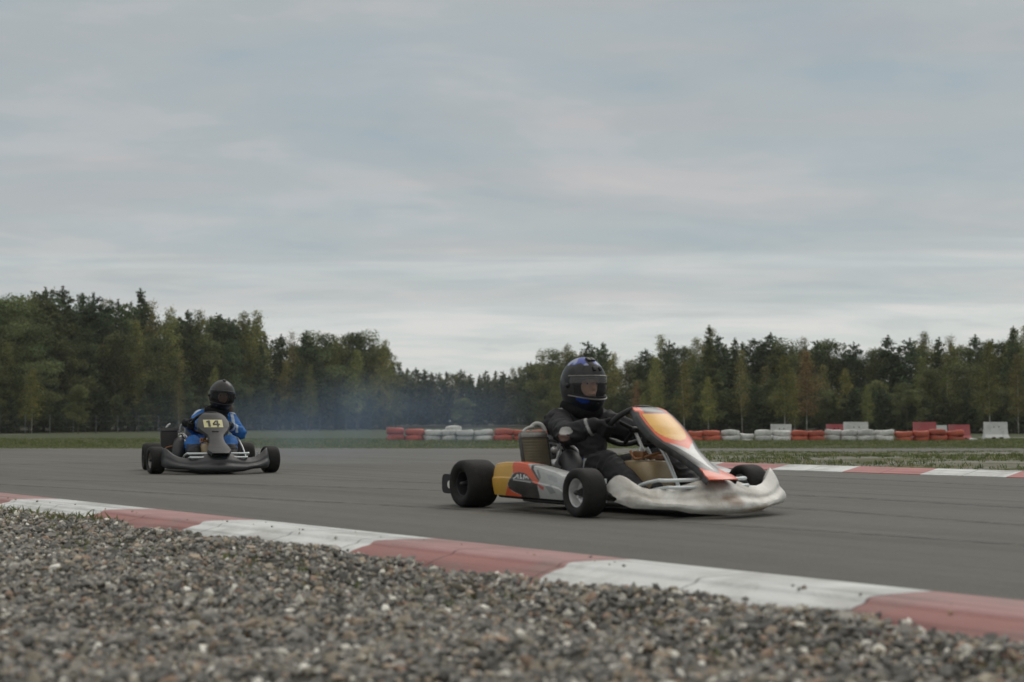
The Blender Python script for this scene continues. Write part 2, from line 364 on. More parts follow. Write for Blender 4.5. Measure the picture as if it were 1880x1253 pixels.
def grid_sheet(name, X, Y, Zf, m):
    """X,Y 2-D arrays"""
    r, c = X.shape; V = np.stack([X.ravel(), Y.ravel(), Zf.ravel()], 1)
    i = np.arange(r * c).reshape(r, c); Fa = np.stack([i[:-1, :-1].ravel(), i[:-1, 1:].ravel(), i[1:, 1:].ravel(), i[1:, :-1].ravel()], 1)
    o = link(name, mesh_np(name, V, Fa, smooth=True), m); return tag(o, kind='structure')
ys = np.concatenate([np.arange(-30, 32, 1.0), np.arange(32, 130, 3.), np.arange(130, 900, 30.)])
xs = np.concatenate([np.arange(-600, -60, 30.), np.arange(-60, 60, 1.5), np.arange(60, 601, 30.)])
X, Y = np.meshgrid(xs, ys); S = (X - KA[0]) * KN[0] + (Y - KA[1]) * KN[1]
Z = gz(Y) - .014 - .25 * sstep(-3, -1.2, S) + .03 * np.sin(X * .13 + 1) * sstep(60, 90, Y)
Z -= .2 * (1 - sstep(29.2, 30.2, Y)) * sstep(-60, -1, -S) * 0
grid_sheet('ground', X, Y, Z, ground_mat('grass_ground', 'grass'))
YF = 28.7
yy = np.concatenate([np.arange(-25, 5, 1.), np.arange(5, YF, .8), [YF]]); uu = np.linspace(0, 1, 60) ** 1.6
Y2, U2 = np.meshgrid(yy, uu, indexing='ij'); X2 = kline_x(Y2) * (1 - U2) + 70 * U2
grid_sheet('asphalt_track', X2, Y2, gz(Y2), ground_mat('asphalt', 'asphalt'))
xe = np.linspace(-19, 60, 90); X2, Y2 = np.meshgrid(xe, [YF - .02, YF + .12]); Y2 = Y2 + .02 * np.sin(X2 * .7)
grid_sheet('track_edge', X2, Y2, gz(Y2) + .006, mat('edge_concrete', (.46, .45, .42), .8, namp=.3, nscale=2))
# gravel bed under the stones
ss = np.concatenate([np.arange(.36, 1, .06), np.arange(1, 16, .3)]); tt = np.arange(-14, 26, .25)
S2, T2 = np.meshgrid(ss, tt)
X2 = KA[0] + S2 * KN[0] + T2 * KU[0]; Y2 = KA[1] + S2 * KN[1] + T2 * KU[1]
def bedz(x, y):
    return -.060 + .012 * np.sin(x * 2.3 + .6) * np.sin(y * 1.9 + .4) + .008 * np.sin(x * 5.1 + y * 4.3) + .007 * np.sin(y * 9.7 - x * 3.9)
grid_sheet('gravel_bed', X2, Y2, bedz(X2, Y2) - .004, ground_mat('gravel_ground', 'gravelbed'))

# near and far kerbs
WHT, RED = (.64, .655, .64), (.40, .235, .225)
def kerb(A, U, N, prof, bounds, first_white, t0, t1, redc=RED):
    V = []; C = []; Fa = []; ts = sorted(set([round(t, 3) for t in np.arange(t0, t1, .1)] + [b + e for b in bounds for e in (-.004, .004) if t0 < b < t1] + [b + jt + e for b in bounds for jt in ((.62, 1.248) if bounds is bn else (.425,)) for e in (-.007, -.0035, .0035, .007) if t0 < b + jt < t1]))
    jts = [b + jt for b in bounds for jt in ((.62, 1.248) if bounds is bn else (.425,))]
    n = len(prof)
    for t in ts:
        k = sum(1 for b in bounds if t > b); w = (k % 2 == 0) == first_white; dj = min(abs(t - q) for q in jts) < .0045
        for j_, (s_, z) in enumerate(prof):
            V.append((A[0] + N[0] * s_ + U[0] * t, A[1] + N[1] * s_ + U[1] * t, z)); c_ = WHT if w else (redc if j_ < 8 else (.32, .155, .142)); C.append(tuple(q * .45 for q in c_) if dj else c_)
    for i in range(len(ts) - 1):
        for j in range(n - 1): Fa.append([i * n + j, i * n + j + 1, (i + 1) * n + j + 1, (i + 1) * n + j])
    o = link('kerb', mesh_np('kerb', V, Fa, np.array(C), True, 30), M['kerbpaint']); return tag(o, kind='structure')
prof = [(-.01, -.03), (-.01, .004), (.0, .012), (.1, .016), (.2, .019), (.28, .02), (.305, .018), (.316, .012), (.322, .006), (.332, .003), (.36, -.001), (.41, -.014), (.48, -.045), (.56, -.12)]
bn = [-3.8 - 1.25 * i for i in range(6)][::-1] + [-2.55, -1.30, -.085, 1.07, 2.50, 3.62, 4.94, 6.2, 7.45, 8.75, 10, 11.25, 12.5, 13.75, 15, 16.25]
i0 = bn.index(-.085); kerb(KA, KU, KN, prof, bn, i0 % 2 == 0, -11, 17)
KB = np.array((2.61, 14.36)); KV = np.array((-.67, .742)); KM = np.array((.742, .67))
KOFF = 0
prof2 = [(-.005, -.03), (-.005, .006), (.03, .012), (.15, .03), (.27, .05), (.30, .052), (.33, .05), (.34, .0)]
bn2 = [round(-.85 * k, 3) for k in range(30, 0, -1)] + [0, .85, 1.7, 2.55]
kerb(KB, KV, KM, prof2, bn2, (bn2.index(0)) % 2 == 0, -26, 2.0, (.44, .20, .19))
# white below t=0 ?  (segment just right of boundary 0 is white)

# grass island between the far kerb and the return road
def island():
    edge = []
    for t in np.arange(-26, 1.9, .5): edge.append((KB[0] + KM[0] * .335 + KV[0] * t, KB[1] + KM[1] * .335 + KV[1] * t))
    edge += [(1.05, 16.7), (.92, 17.6), (.95, 18.6), (1.3, 19.8), (2.0, 20.9), (3.2, 21.8), (5, 22.2), (9, 22.35), (16, 22.4), (30, 22.4), (45, 22.4)]
    return edge
ISL = island()
bm = bmesh.new(); vs = [bm.verts.new((x, y, float(gz(y)) + .004)) for x, y in ISL]; f = bm.faces.new(vs)
bmesh.ops.triangulate(bm, faces=[f])
for _ in range(5):
    bmesh.ops.subdivide_edges(bm, edges=[e for e in bm.edges if e.calc_length() > .9 and abs(e.verts[0].co.x) < 20], cuts=1, use_grid_fill=False); bmesh.ops.triangulate(bm, faces=list(bm.faces))
def ISZ(x, y):
    d = min(math.hypot(x - ISL[i][0], y - ISL[i][1]) for i in range(len(ISL)))
    sd_ = (x - KB[0]) * KM[0] + (y - KB[1]) * KM[1] - .33
    dd = min(max(sd_, 0), max(22.4 - y, 0), max(x - .9, 0)); return float(gz(y)) + .004 + .045 * min(dd / .25, 1) + .02 * mnoise.noise(Vector((x * .8, y * .8, 0))) * min(dd / .5, 1)
for v in bm.verts: v.co.z = ISZ(v.co.x, v.co.y)
me = bpy.data.meshes.new('grass_island'); bm.to_mesh(me); bm.free()
tag(link('grass_island', me, ground_mat('island_ground', 'island')), kind='structure')
# dark litter floor of the woods
tt = np.linspace(0, 1, 40); pxs = -700 + tt * 3400; d0 = np.interp(pxs, [-700, 0, 720, 800, 960, 1120, 1300, 2700], [112, 131, 203, 240, 240, 163, 140, 126])
X2 = np.stack([(pxs - 940) / F * d0, (pxs - 940) / F * 420]); Y2 = np.stack([d0, np.full(40, 420.)])
grid_sheet('forest_floor', X2, Y2, gz(Y2) + .06, mat('leaf_litter', (.035, .030, .018), .95, namp=.5, nscale=1.5, spec=.1))
def skid(pts, w, seed):
    P = catmull([(x, y, 0) for x, y in pts], 14); V = []; Fa = []
    for i, p in enumerate(P):
        d = (P[min(i + 1, len(P) - 1)] - P[max(i - 1, 0)]).normalized(); q = Vector((-d.y, d.x, 0)) * w * .5 * (.3 + .7 * math.sin(math.pi * i / (len(P) - 1)) ** .5)
        for s_ in (-1, 1): V.append((p.x + s_ * q.x, p.y + s_ * q.y, float(gz(p.y)) + .003))
    Fa = [[2 * i, 2 * i + 1, 2 * i + 3, 2 * i + 2] for i in range(len(P) - 1)]
    return tag(link('skid_mark', mesh_np('skid_mark', V, Fa), SKM), kind='structure')
SKM = bpy.data.materials.new('rubber_trace'); SKM.use_nodes = True; nt = SKM.node_tree; b_ = nt.nodes['Principled BSDF']; b_.inputs['Base Color'].default_value = (.055, .053, .05, 1); b_.inputs['Roughness'].default_value = .7
t_ = nt.nodes.new('ShaderNodeTexCoord'); n_ = nt.nodes.new('ShaderNodeTexNoise'); n_.inputs['Scale'].default_value = 9; n_.inputs['Detail'].default_value = 6; n_.inputs['Roughness'].default_value = .75; nt.links.new(t_.outputs['Object'], n_.inputs['Vector'])
r_ = nt.nodes.new('ShaderNodeMapRange'); r_.inputs[1].default_value = .38; r_.inputs[2].default_value = .68; r_.inputs[3].default_value = 0; r_.inputs[4].default_value = .55; nt.links.new(n_.outputs['Fac'], r_.inputs[0]); nt.links.new(r_.outputs[0], b_.inputs['Alpha'])
for pts, w in (([(4.2, 4.6), (2.6, 6.6), (1.2, 8.6), (-1.2, 10.6), (-4.5, 12.2)], .12), ([(5.0, 5.4), (3.3, 7.6), (1.6, 9.8), (-1.6, 12.0)], .14), ([(3.4, 3.9), (1.9, 5.9), (.2, 7.6), (-2.2, 9.6), (-4.8, 11.8)], .10), ([(-7, 15), (-3.5, 17.5), (.2, 18.4)], .13), ([(-9, 19.5), (-3, 21), (2.0, 24), (7, 26)], .14), ([(6.0, 7.6), (4.4, 9.8), (2.9, 12.2), (1.2, 14.8)], .12)):
    skid(pts, w, 1)
# pale strips beyond
pm = ground_mat('pale_path', 'path')
for (xa, ya, xb, yb, w) in ((-55, 100, -32, 97, 3.0), (17, 60.5, 60, 62, 3.2)):
    tt = np.linspace(0, 1, 30); X2 = np.stack([xa + (xb - xa) * tt, xa + (xb - xa) * tt]); Y2 = np.stack([ya + (yb - ya) * tt, ya + (yb - ya) * tt + w * np.minimum(1, (1 - tt) * 5 if xa < 0 else tt * 5)])
    grid_sheet('path', X2, Y2, gz(Y2) + .03, pm)

# ------------------------------------------------------------------ gravel stones
def ico(sub):
    bm = bmesh.new(); bmesh.ops.create_icosphere(bm, subdivisions=sub, radius=1); V = np.array([v.co[:] for v in bm.verts]); Fa = np.array([[v.index for v in f.verts] for f in bm.faces]); bm.free(); return V, Fa
def rotmats(n):
    q = rng.normal(size=(n, 4)); q /= np.linalg.norm(q, axis=1)[:, None]; w, x, y, z = q.T
    return np.stack([1 - 2 * (y * y + z * z), 2 * (x * y - z * w), 2 * (x * z + y * w), 2 * (x * y + z * w), 1 - 2 * (x * x + z * z), 2 * (y * z - x * w), 2 * (x * z - y * w), 2 * (y * z + x * w), 1 - 2 * (x * x + y * y)], 1).reshape(n, 3, 3)
PAL = np.array([(.20, .195, .185), (.14, .138, .132), (.27, .26, .245), (.10, .098, .095), (.24, .215, .175), (.31, .255, .20), (.27, .195, .15), (.50, .49, .45), (.62, .61, .58), (.17, .165, .14)])
PW = np.array([.24, .19, .18, .09, .11, .06, .03, .04, .028, .06]); PW /= PW.sum(); PAL = PAL * np.array((1.22, 1.2, 1.14)) + .012
def stones(P, size, sub, pal=PAL, pw=PW):
    V0, F0 = ico(sub); n = len(P); k = len(V0)
    V = np.repeat(V0[None], n, 0) * (1 + rng.normal(0, .20, (n, k, 1)))
    sc_ = np.stack([rng.uniform(.75, 1.35, n), rng.uniform(.7, 1.1, n), rng.uniform(.45, .8, n)], 1)
    V = V * sc_[:, None, :] * size[:, None, None]
    V = np.einsum('nij,nkj->nki', rotmats(n), V) * np.array((1, 1, .85)) + P[:, None, :]
    Fa = F0[None] + (np.arange(n) * k)[:, None, None]
    c = pal[rng.choice(len(pal), n, p=pw)] * rng.uniform(.75, 1.25, (n, 1))
    return V.reshape(-1, 3), Fa.reshape(-1, 3), np.repeat(c, k, 0)
def gravel_pts(dens, d0, d1):
    # scattered over the bed inside the view with a margin
    n = int((d1 - d0) * 9.4 * dens); y = rng.uniform(d0, d1, n); x = rng.uniform(-5.4, 4.0, n)
    s_ = (x - KA[0]) * KN[0] + (y - KA[1]) * KN[1]
    edge = .44 + .05 * np.sin(x * 7 + y * 3) + .03 * np.sin(x * 17)
    ok = (s_ > edge) & (np.abs(x) < .36 * y + 1.3)
    return x[ok], y[ok], s_[ok]
parts = []
for dens, d0, d1, sub, smin, smax in ((2900, 1.9, 4.6, 1, .006, .0205), (2400, 4.6, 7.2, 1, .006, .019), (2000, 7.2, 12.5, 1, .007, .018)):
    x, y, s_ = gravel_pts(dens, d0, d1); n = len(x)
    size = (smin + (smax - smin) * rng.beta(1.3, 2.4, n)) * np.where(rng.random(n) < .10, 1.45, .94); size *= np.where(rng.random(n) < .02, 1.6, 1)
    z = bedz(x, y) + rng.uniform(0, .018, n) + .022 * np.exp(-((s_ - .56) / .2) ** 2)
    parts.append(stones(np.stack([x, y, z], 1), size, sub))
n = 46; t_ = rng.uniform(-2.5, 6, n); s_ = .34 - rng.beta(1, 3, n) * .36; zt_ = np.interp(s_, [0, .3, .33, .36], [.012, .02, .006, .0])
parts.append(stones(np.stack([KA[0] + s_ * KN[0] + t_ * KU[0], KA[1] + s_ * KN[1] + t_ * KU[1], zt_ + .003], 1), rng.uniform(.003, .009, n), 1))
V, Fa, C = [], [], []; o = 0
for a, b, c in parts: V.append(a); Fa.append(b + o); C.append(c); o += len(a)
V = np.concatenate(V); Fa = np.concatenate(Fa); C = np.concatenate(C)
tag(link('gravel', mesh_np('gravel', V, Fa, C, smooth=True, sharp=32), M['gravel']), label='loose grey and tan gravel beside the near kerb', cat='gravel', kind='stuff')

# ------------------------------------------------------------------ grass blades
def blades(P, h, w, nb, col, name, label):
    """P (n,3) tuft centres, h (n,) heights"""
    n = len(P); N = n * nb; c = np.repeat(P, nb, 0) + np.concatenate([rng.normal(0, 1, (N, 2)) * np.repeat(w, nb)[:, None], np.zeros((N, 1))], 1)
    H = np.repeat(h, nb) * rng.uniform(.5, 1.2, N); a = rng.uniform(0, 2 * math.pi, N); lean = rng.uniform(.1, .9, N) * H; bw = H * .07 + .0015
    dx, dy = np.cos(a), np.sin(a)
    A = c + np.stack([-dy * bw, dx * bw, 0 * H], 1); B_ = c + np.stack([dy * bw, -dx * bw, 0 * H], 1)
    M1 = c + np.stack([dx * lean * .4 - dy * bw * .6, dy * lean * .4 + dx * bw * .6, H * .6], 1)
    T = c + np.stack([dx * lean, dy * lean, H], 1)
    V = np.stack([A, B_, T, M1], 1).reshape(-1, 3); Fa = np.arange(4 * N).reshape(N, 4)
    cc = np.repeat(col[rng.choice(len(col), n)] * rng.uniform(.7, 1.3, (n, 1)), nb * 4, 0)
    tag(link(name, mesh_np(name, V, Fa, cc), M['grass']), label=label, cat='grass', kind='stuff')
GC = np.array([(.07, .09, .03), (.085, .10, .036), (.10, .105, .045), (.15, .14, .075), (.06, .08, .03)])
# island tufts
n = 16000; x = rng.uniform(1, 11, n); y = rng.uniform(11, 22.4, n)
sdv = (x - KB[0]) * KM[0] + (y - KB[1]) * KM[1] - .38
dn = np.sin(x * 1.1 + y * .8) + np.sin(x * 2.7 - y * 1.9) * .7 + rng.normal(0, .8, n)
ok = (sdv > 0) & (x > 1.0 + .25 * np.abs(y - 18)) & (dn > -.5 + .9 * ((sdv > .5) & (sdv < 3.2) & (x > 3.5))); x, y = x[ok], y[ok]
P = np.stack([x, y, np.array([ISZ(a, b) for a, b in zip(x, y)]) - .002], 1)
blades(P, rng.uniform(.015, .05, len(x)) * np.where(y > 18.5, .62, 1.), np.full(len(x), .02), 7, GC, 'grass', 'short patchy grass on the island behind the far kerb')
# far verge
n = 26000; y = YF + .15 + rng.random(n) ** 1.5 * 30; x = rng.uniform(-.40, .40, n) * y
dn = np.sin(x * .9 + y * .5) + np.sin(x * 2.1 - y * 1.3) + rng.normal(0, 1, n); ok = dn > -1.1; x, y = x[ok], y[ok]
P = np.stack([x, y, gz(y) - .014], 1)
blades(P, rng.uniform(.02, .06, len(x)) * np.clip(.55 + (y - 28.7) * .06, 0, 1.3), np.full(len(x), .06), 7, GC, 'grass', 'mown green grass verge beyond the track in front of the tyre walls')
# sprigs at the back of the gravel
n = 260; t = np.concatenate([rng.uniform(3.0, 6.2, 70), rng.uniform(-2, 5.5, 190)]); s_ = rng.uniform(.44, .64, n) + (np.arange(n) > 120) * rng.uniform(0, .5, n); x = KA[0] + s_ * KN[0] + t * KU[0]; y = KA[1] + s_ * KN[1] + t * KU[1]
P = np.stack([x, y, bedz(x, y) + .012], 1)
blades(P, np.where(np.arange(n) < 70, rng.uniform(.03, .07, n), rng.uniform(.015, .03, n)), np.full(n, .014), 6, GC * 1.1, 'weeds', 'sparse weeds and moss growing along the gravel edge of the kerb')

# ------------------------------------------------------------------ trees
def quads(C, size, cols, elong=1.0, droop=0.):
    """little leaf clumps as random triangles-pairs"""
    n = len(C); Rm = rotmats(n)
    base = np.array([(-1, 0, 0), (0, -.6, 0), (1.1, 0, 0), (0, .6, 0)]) * np.array((elong, 1, 1))
    V = np.einsum('nij,kj->nki', Rm, base) * size[:, None, None]
    V[:, :, 2] *= (1 + droop); V = V + C[:, None, :]
    return V.reshape(-1, 3), np.arange(4 * n).reshape(n, 4), np.repeat(cols, 4, 0)
def pine(seed, H=12., n=7500, cone=.5, base=.06, wid=.17, col=((.030, .043, .020), (.050, .062, .028)), spiky=1.):
    r = np.random.default_rng(seed); Cc = []; Sz = []; Co = []; c0, c1 = np.array(col[0]), np.array(col[1])
    tips = []; z = base * H
    while z < H * .985:
        f = (z / H - base) / (1 - base); L_ = wid * H * (1 - f) ** cone * (.35 + .65 * min(1, f * 4 + .35)) + .18
        for k in range(int(5 + 3 * r.random())):
            a = r.uniform(0, 2 * math.pi); l_ = L_ * r.uniform(.55, 1.18); up = r.uniform(.05, .5) * l_ * (.5 + f)
            tips.append((z, a, l_, up))
        z += H * (.030 + .012 * r.random()) * (1 - .35 * f)
    wgt = np.array([t[2] ** 1.15 for t in tips]); wgt /= wgt.sum()
    for (z, a, l_, up), w in zip(tips, wgt):
        m = max(6, int(n * w)); t = r.beta(2.2, 1.1, m); sp = .09 * l_ + .06
        x = np.cos(a) * l_ * t + r.normal(0, sp, m); y = np.sin(a) * l_ * t + r.normal(0, sp, m); zz_ = z + up * t ** 1.6 + r.normal(0, sp * .6, m)
        Cc.append(np.stack([x, y, zz_], 1)); Sz.append(r.uniform(.055, .125, m) * (.8 + .5 * l_ / (wid * H)))
        b = r.random(); Co.append((c0 + (c1 - c0) * b) * (.6 + .8 * r.random()) * r.uniform(.8, 1.25, (m, 1)))
    # leader spire
    m = 70; t = r.random(m); Cc.append(np.stack([r.normal(0, .05, m), r.normal(0, .05, m), H * (.93 + .09 * t)], 1)); Sz.append(np.full(m, .07)); Co.append(np.tile((c0 + c1) / 2, (m, 1)))
    V, Fa, C = quads(np.concatenate(Cc), np.concatenate(Sz), np.concatenate(Co), 1.35, .1)
    return mesh_np('pine_crown', V, Fa, C)
def birch(seed, H=12., n=6500, wid=.17, base=.22, col=((.075, .085, .028), (.125, .115, .040)), leaf=(.045, .095), thin=0.):
    r = np.random.default_rng(seed); Cc = []; Sz = []; Co = []; c0, c1 = np.array(col[0]), np.array(col[1]); K = 46
    for k in range(K):
        f = (k + .5) / K; z = H * (base + (1 - base) * f); env = wid * H * math.sin(math.pi * min(1, (.16 + .84 * f)) ** .85) ** .8 * (1 - .25 * f) + .1
        for j in range(3):
            a = r.uniform(0, 2 * math.pi); l_ = env * r.uniform(.35, 1.15); w = r.uniform(.5, 1)
            m = int(n / K / 3 * (.5 + 1.0 * env / (wid * H)) * w * (1 - thin * r.random()))
            # a drooping bough: rises then hangs
            t = r.random(m) ** .7; x = np.cos(a) * l_ * t + r.normal(0, .18, m); y = np.sin(a) * l_ * t + r.normal(0, .18, m)
            zz_ = z + .5 * l_ * t - 1.0 * l_ * t * t * r.random(m) + r.normal(0, .16, m)
            Cc.append(np.stack([x, y, zz_], 1)); Sz.append(r.uniform(*leaf, m)); b = r.random(); Co.append((c0 + (c1 - c0) * b) * (.65 + .7 * r.random()) * r.uniform(.7, 1.3, (m, 1)))
    V, Fa, C = quads(np.concatenate(Cc), np.concatenate(Sz), np.concatenate(Co), 1.1)
    return mesh_np('birch_crown', V, Fa, C)
def broad(seed, H=12., n=7500, wid=.23, base=.12, col=((.040, .052, .022), (.078, .082, .034)), ncl=34):
    r = np.random.default_rng(seed); Cc = []; Sz = []; Co = []; c0, c1 = np.array(col[0]), np.array(col[1])
    for k in range(ncl):
        f = r.random() ** .8; z = H * (base + (1 - base) * (.08 + .84 * f)); env = wid * H * math.sin(math.pi * (.14 + .8 * f)) ** .6
        a = r.uniform(0, 2 * math.pi); rr = env * math.sqrt(r.random()); cr = H * r.uniform(.045, .10); m = int(n / ncl * (cr / (H * .07)) ** 1.5)
        d = r.normal(size=(m, 3)); d /= np.linalg.norm(d, axis=1)[:, None]; d *= (cr * r.uniform(.5, 1.12, (m, 1))); d[:, 2] *= .8
        Cc.append(d + np.array((rr * math.cos(a), rr * math.sin(a), z))); Sz.append(r.uniform(.06, .12, m)); b = r.random(); Co.append((c0 + (c1 - c0) * b) * (.6 + .8 * r.random()) * r.uniform(.75, 1.25, (m, 1)))
    V, Fa, C = quads(np.concatenate(Cc), np.concatenate(Sz), np.concatenate(Co), 1.1)
    return mesh_np('broadleaf_crown', V, Fa, C)
def trunk_mesh(seed, H, r0, bend=.3, fork=0, frac=.93):
    r = random.Random(seed); b = MB(); bx, by = r.uniform(-1, 1) * bend, r.uniform(-1, 1) * bend
    P = [(bx * math.sin(t * 2.2) * t, by * math.sin(t * 2.6) * t, H * frac * t) for t in [i / 7 for i in range(8)]]
    b.tube(P, [r0, r0 * .7, r0 * .4, r0 * .12], n=8, smooth=2)
    for k in range(7):
        t = .25 + .65 * k / 7; p = P[int(t * 7)]; a = r.uniform(0, 6.28); l_ = H * .11 * (1.2 - t)
        b.tube([p, (p[0] + math.cos(a) * l_ * .5, p[1] + math.sin(a) * l_ * .5, p[2] + l_ * .45), (p[0] + math.cos(a) * l_, p[1] + math.sin(a) * l_, p[2] + l_ * .8)], [r0 * .3, r0 * .08], n=5, smooth=2)
    if fork:
        for a, s_ in ((.4, 1), (2.9, .8)):
            q = P[3]; b.tube([q, (q[0] + math.cos(a) * 1.0 * s_, q[1], q[2] + 1.5), (q[0] + math.cos(a) * 1.7 * s_, q[1], q[2] + 3.6)], [r0 * .55, r0 * .1], n=6, smooth=3)
    me = mesh_np('trunk', [tuple(v) for v in b.V], b.F, smooth=True); return me
VAR = {
 'pine': [pine(11), pine(12, cone=.62, wid=.15), pine(13, cone=.42, wid=.19), pine(14, cone=.8, wid=.14, col=((.034, .046, .022), (.058, .066, .030))), pine(15, cone=.5, wid=.2, n=8500, col=((.024, .036, .019), (.042, .054, .026)))],
 'spruce': [pine(21, cone=1.0, wid=.17, col=((.028, .040, .020), (.046, .056, .026))), pine(22, cone=.95, wid=.14, col=((.036, .046, .020), (.060, .066, .028)))],
 'birch': [birch(31), birch(32, wid=.14, thin=.3), birch(33, wid=.16, col=((.085, .085, .028), (.14, .12, .042))), birch(34, wid=.15, thin=.45, n=4800, col=((.078, .072, .030), (.12, .098, .040)))],
 'broad': [broad(41), broad(42, wid=.2, col=((.050, .060, .024), (.090, .090, .036))), broad(43, wid=.26, ncl=40)],
 'rust': [birch(51, wid=.15, col=((.095, .058, .028), (.13, .078, .038)), thin=.3)],
}
for k, lst in VAR.items():
    for m_ in lst: m_.materials.append(M['leaf'])
TR = {'pine': [trunk_mesh(1, 12, .13), trunk_mesh(2, 12, .12)], 'birch': [trunk_mesh(3, 12, .085, .5), trunk_mesh(4, 12, .08, .6)], 'fork': [trunk_mesh(5, 12, .12, .5, 1)]}
for k, lst in TR.items():
    for m_ in lst: m_.materials.append(M['birchbark'] if k != 'pine' else M['bark'])
LOOK = {'pine': ('dark green pine', 'pine'), 'spruce': ('pointed dark conifer', 'conifer'), 'birch': ('pale trunked yellowish birch', 'birch'), 'broad': ('bushy olive tree', 'tree'), 'rust': ('rusty brown birch', 'birch')}
NAME = {'pine': 'pine_tree', 'spruce': 'conifer_tree', 'birch': 'birch_tree', 'broad': 'broadleaf_tree', 'rust': 'birch_tree'}
def skyline(px):
    K = [(-300, 520), (-100, 530), (0, 530), (30, 542), (65, 516), (85, 535), (105, 522), (135, 540), (180, 540), (205, 560), (240, 530), (270, 533), (298, 566), (330, 553), (352, 575), (380, 553), (410, 582), (450, 560), (480, 575), (510, 606), (550, 602), (600, 601), (625, 612), (660, 602), (690, 612), (712, 630), (735, 672), (780, 681), (840, 684), (900, 686), (940, 680), (980, 668), (1010, 640), (1060, 626), (1105, 624), (1130, 655), (1160, 650), (1185, 640), (1215, 615), (1245, 628), (1262, 640), (1300, 597), (1330, 615), (1345, 625), (1370, 628), (1395, 612), (1440, 622), (1470, 612), (1500, 625), (1530, 614), (1555, 642), (1580, 622), (1610, 630), (1635, 618), (1655, 640), (1688, 605), (1715, 625), (1742, 604), (1770, 625), (1808, 616), (1835, 628), (1860, 598), (1900, 605), (2200, 600)]
    return np.interp(px, [k[0] for k in K], [k[1] for k in K])
trees = []
def put_tree(kind, var, px, D, top, zone, row, forktrunk=False, slim=1., custom=None):
    """stands on the ground at distance D; real height follows from the skyline it reaches"""
    x = (px - 940) / F * D; zb = float(gz(D)); ztop = CAMH + (772 - top) / F * D; h = max(ztop - zb, 2.0)
    s_ = h / 12.25; rz = random.uniform(0, 6.28)
    D += 0; root = empty(NAME[kind], (x, D, zb - .03), rz); wx = s_ * slim * random.uniform(1.05, 1.4) * (1 if s_ > .7 else 1.2)
    tm = TR['fork' if forktrunk else ('birch' if kind in ('birch', 'rust') and D < 160 else 'pine')]
    t = link('trunk', tm[random.randrange(len(tm))], None, root); c = link('crown', VAR[kind][var], None, root)
    c.scale = (wx, wx, s_); t.scale = (s_ * .85, s_ * .85, s_ * .97)
    if forktrunk: root.rotation_euler[2] = 0
    trees.append(dict(o=root, kind=kind, px=px, zone=zone, row=row, custom=custom)); return root
def choose(p):
    r = random.random(); a = 0
    for k, v in p:
        a += v
        if r < a: return k
    return p[-1][0]
def row(zone, px0, px1, step, Df, drop, mixp, rowname, jt=10):
    px = px0
    while px < px1:
        p = px + random.uniform(-.3, .3) * step; D = Df(p) + random.uniform(-2, 2); k = choose(mixp(p) if callable(mixp) else mixp); top = skyline(p) + drop + random.uniform(0, jt)
        top = min(top, 772 - 3.2 / D * F)
        put_tree(k, random.randrange(len(VAR[k])), p, D, top, zone, rowname); px += step * random.uniform(.8, 1.2)
DL = lambda p: np.interp(p, [-200, 0, 720], [128, 134, 205])
DR = lambda p: np.interp(p, [960, 1120, 1300, 2100], [215, 165, 142, 132])
mixL = [('pine', .44), ('spruce', .03), ('birch', .25), ('broad', .28)]
mixR = [('pine', .40), ('spruce', .05), ('birch', .33), ('broad', .22)]
row('left', -150, 715, 27, lambda p: DL(p) + 12, -6, mixL, 'back', 14)
row('left', -130, 700, 42, lambda p: DL(p) + 5, 42, [('pine', .4), ('birch', .3), ('broad', .3)], 'middle', 50)
row('left', -120, 700, 50, lambda p: DL(p), 120, [('pine', .5), ('birch', .2), ('broad', .3)], 'front', 80)
row('right', 975, 2020, 23, lambda p: DR(p) + 12, -7, mixR, 'back', 16)
row('right', 990, 2000, 38, lambda p: DR(p) + 5, 32, [('pine', .4), ('birch', .32), ('broad', .28)], 'middle', 40)
row('right', 1000, 1990, 46, lambda p: DR(p), 78, [('pine', .45), ('birch', .3), ('broad', .25)], 'front', 60)
# trees one can single out in the photograph
put_tree('birch', 3, 250, 163, 610, 'left', 'solo', True, .8, 'bare looking pale forked birch leaning out of the left wood')
put_tree('broad', 1, 145, 128, 700, 'left', 'solo', False, .9, 'small light green bushy tree behind the wire fence at the left wood edge')
put_tree('birch', 0, 655, 190, 640, 'left', 'solo', False, 1, 'tall pale stemmed birch near the right end of the left wood')
put_tree('birch', 1, 706, 200, 622, 'left', 'solo', False, 1.0, 'thin wispy birch leaning at the right end of the left wood')
put_tree('broad', 1, 852, 230, 727, 'middle', 'solo', False, 1.3, 'round yellowish bush in front of the distant wood')
for i_, (px_, D_, t_) in enumerate(((1020, 170, 672), (1205, 140, 655), (1256, 134, 662), (1362, 139, 640), (1592, 131, 705), (1736, 137, 668), (1868, 128, 648), (330, 142, 690), (395, 150, 672), (570, 176, 668), (60, 132, 675))):
    put_tree('birch', i_ % 4, px_, D_, t_, 'right' if px_ > 900 else 'left', 'edge', False, .85)
put_tree('birch', 2, 1300, 130, 690, 'right', 'solo', False, .8, 'slim pale stemmed birch in front of the right wood beside the steering fairing')
put_tree('birch', 2, 1440, 126, 650, 'right', 'solo', False, 1.1, 'leafy birch standing above the white barrier block')
put_tree('birch', 2, 1458, 127, 720, 'right', 'solo', False, .7, 'small yellow birch just right of the white barrier block')
put_tree('birch', 0, 1816, 124, 622, 'right', 'solo', False, .95, 'tall yellow green birch with hanging boughs above the rightmost white barrier')
put_tree('rust', 0, 1480, 134, 642, 'right', 'solo', False, 1, 'rusty brown crowned tree in the right wood')
put_tree('rust', 0, 1168, 150, 700, 'right', 'solo', False, .8, 'brownish autumn tree in the right wood between helmet and fairing')
put_tree('spruce', 1, 1303, 136, 596, 'right', 'solo', False, .9, 'tallest spiky conifer top in the right wood')
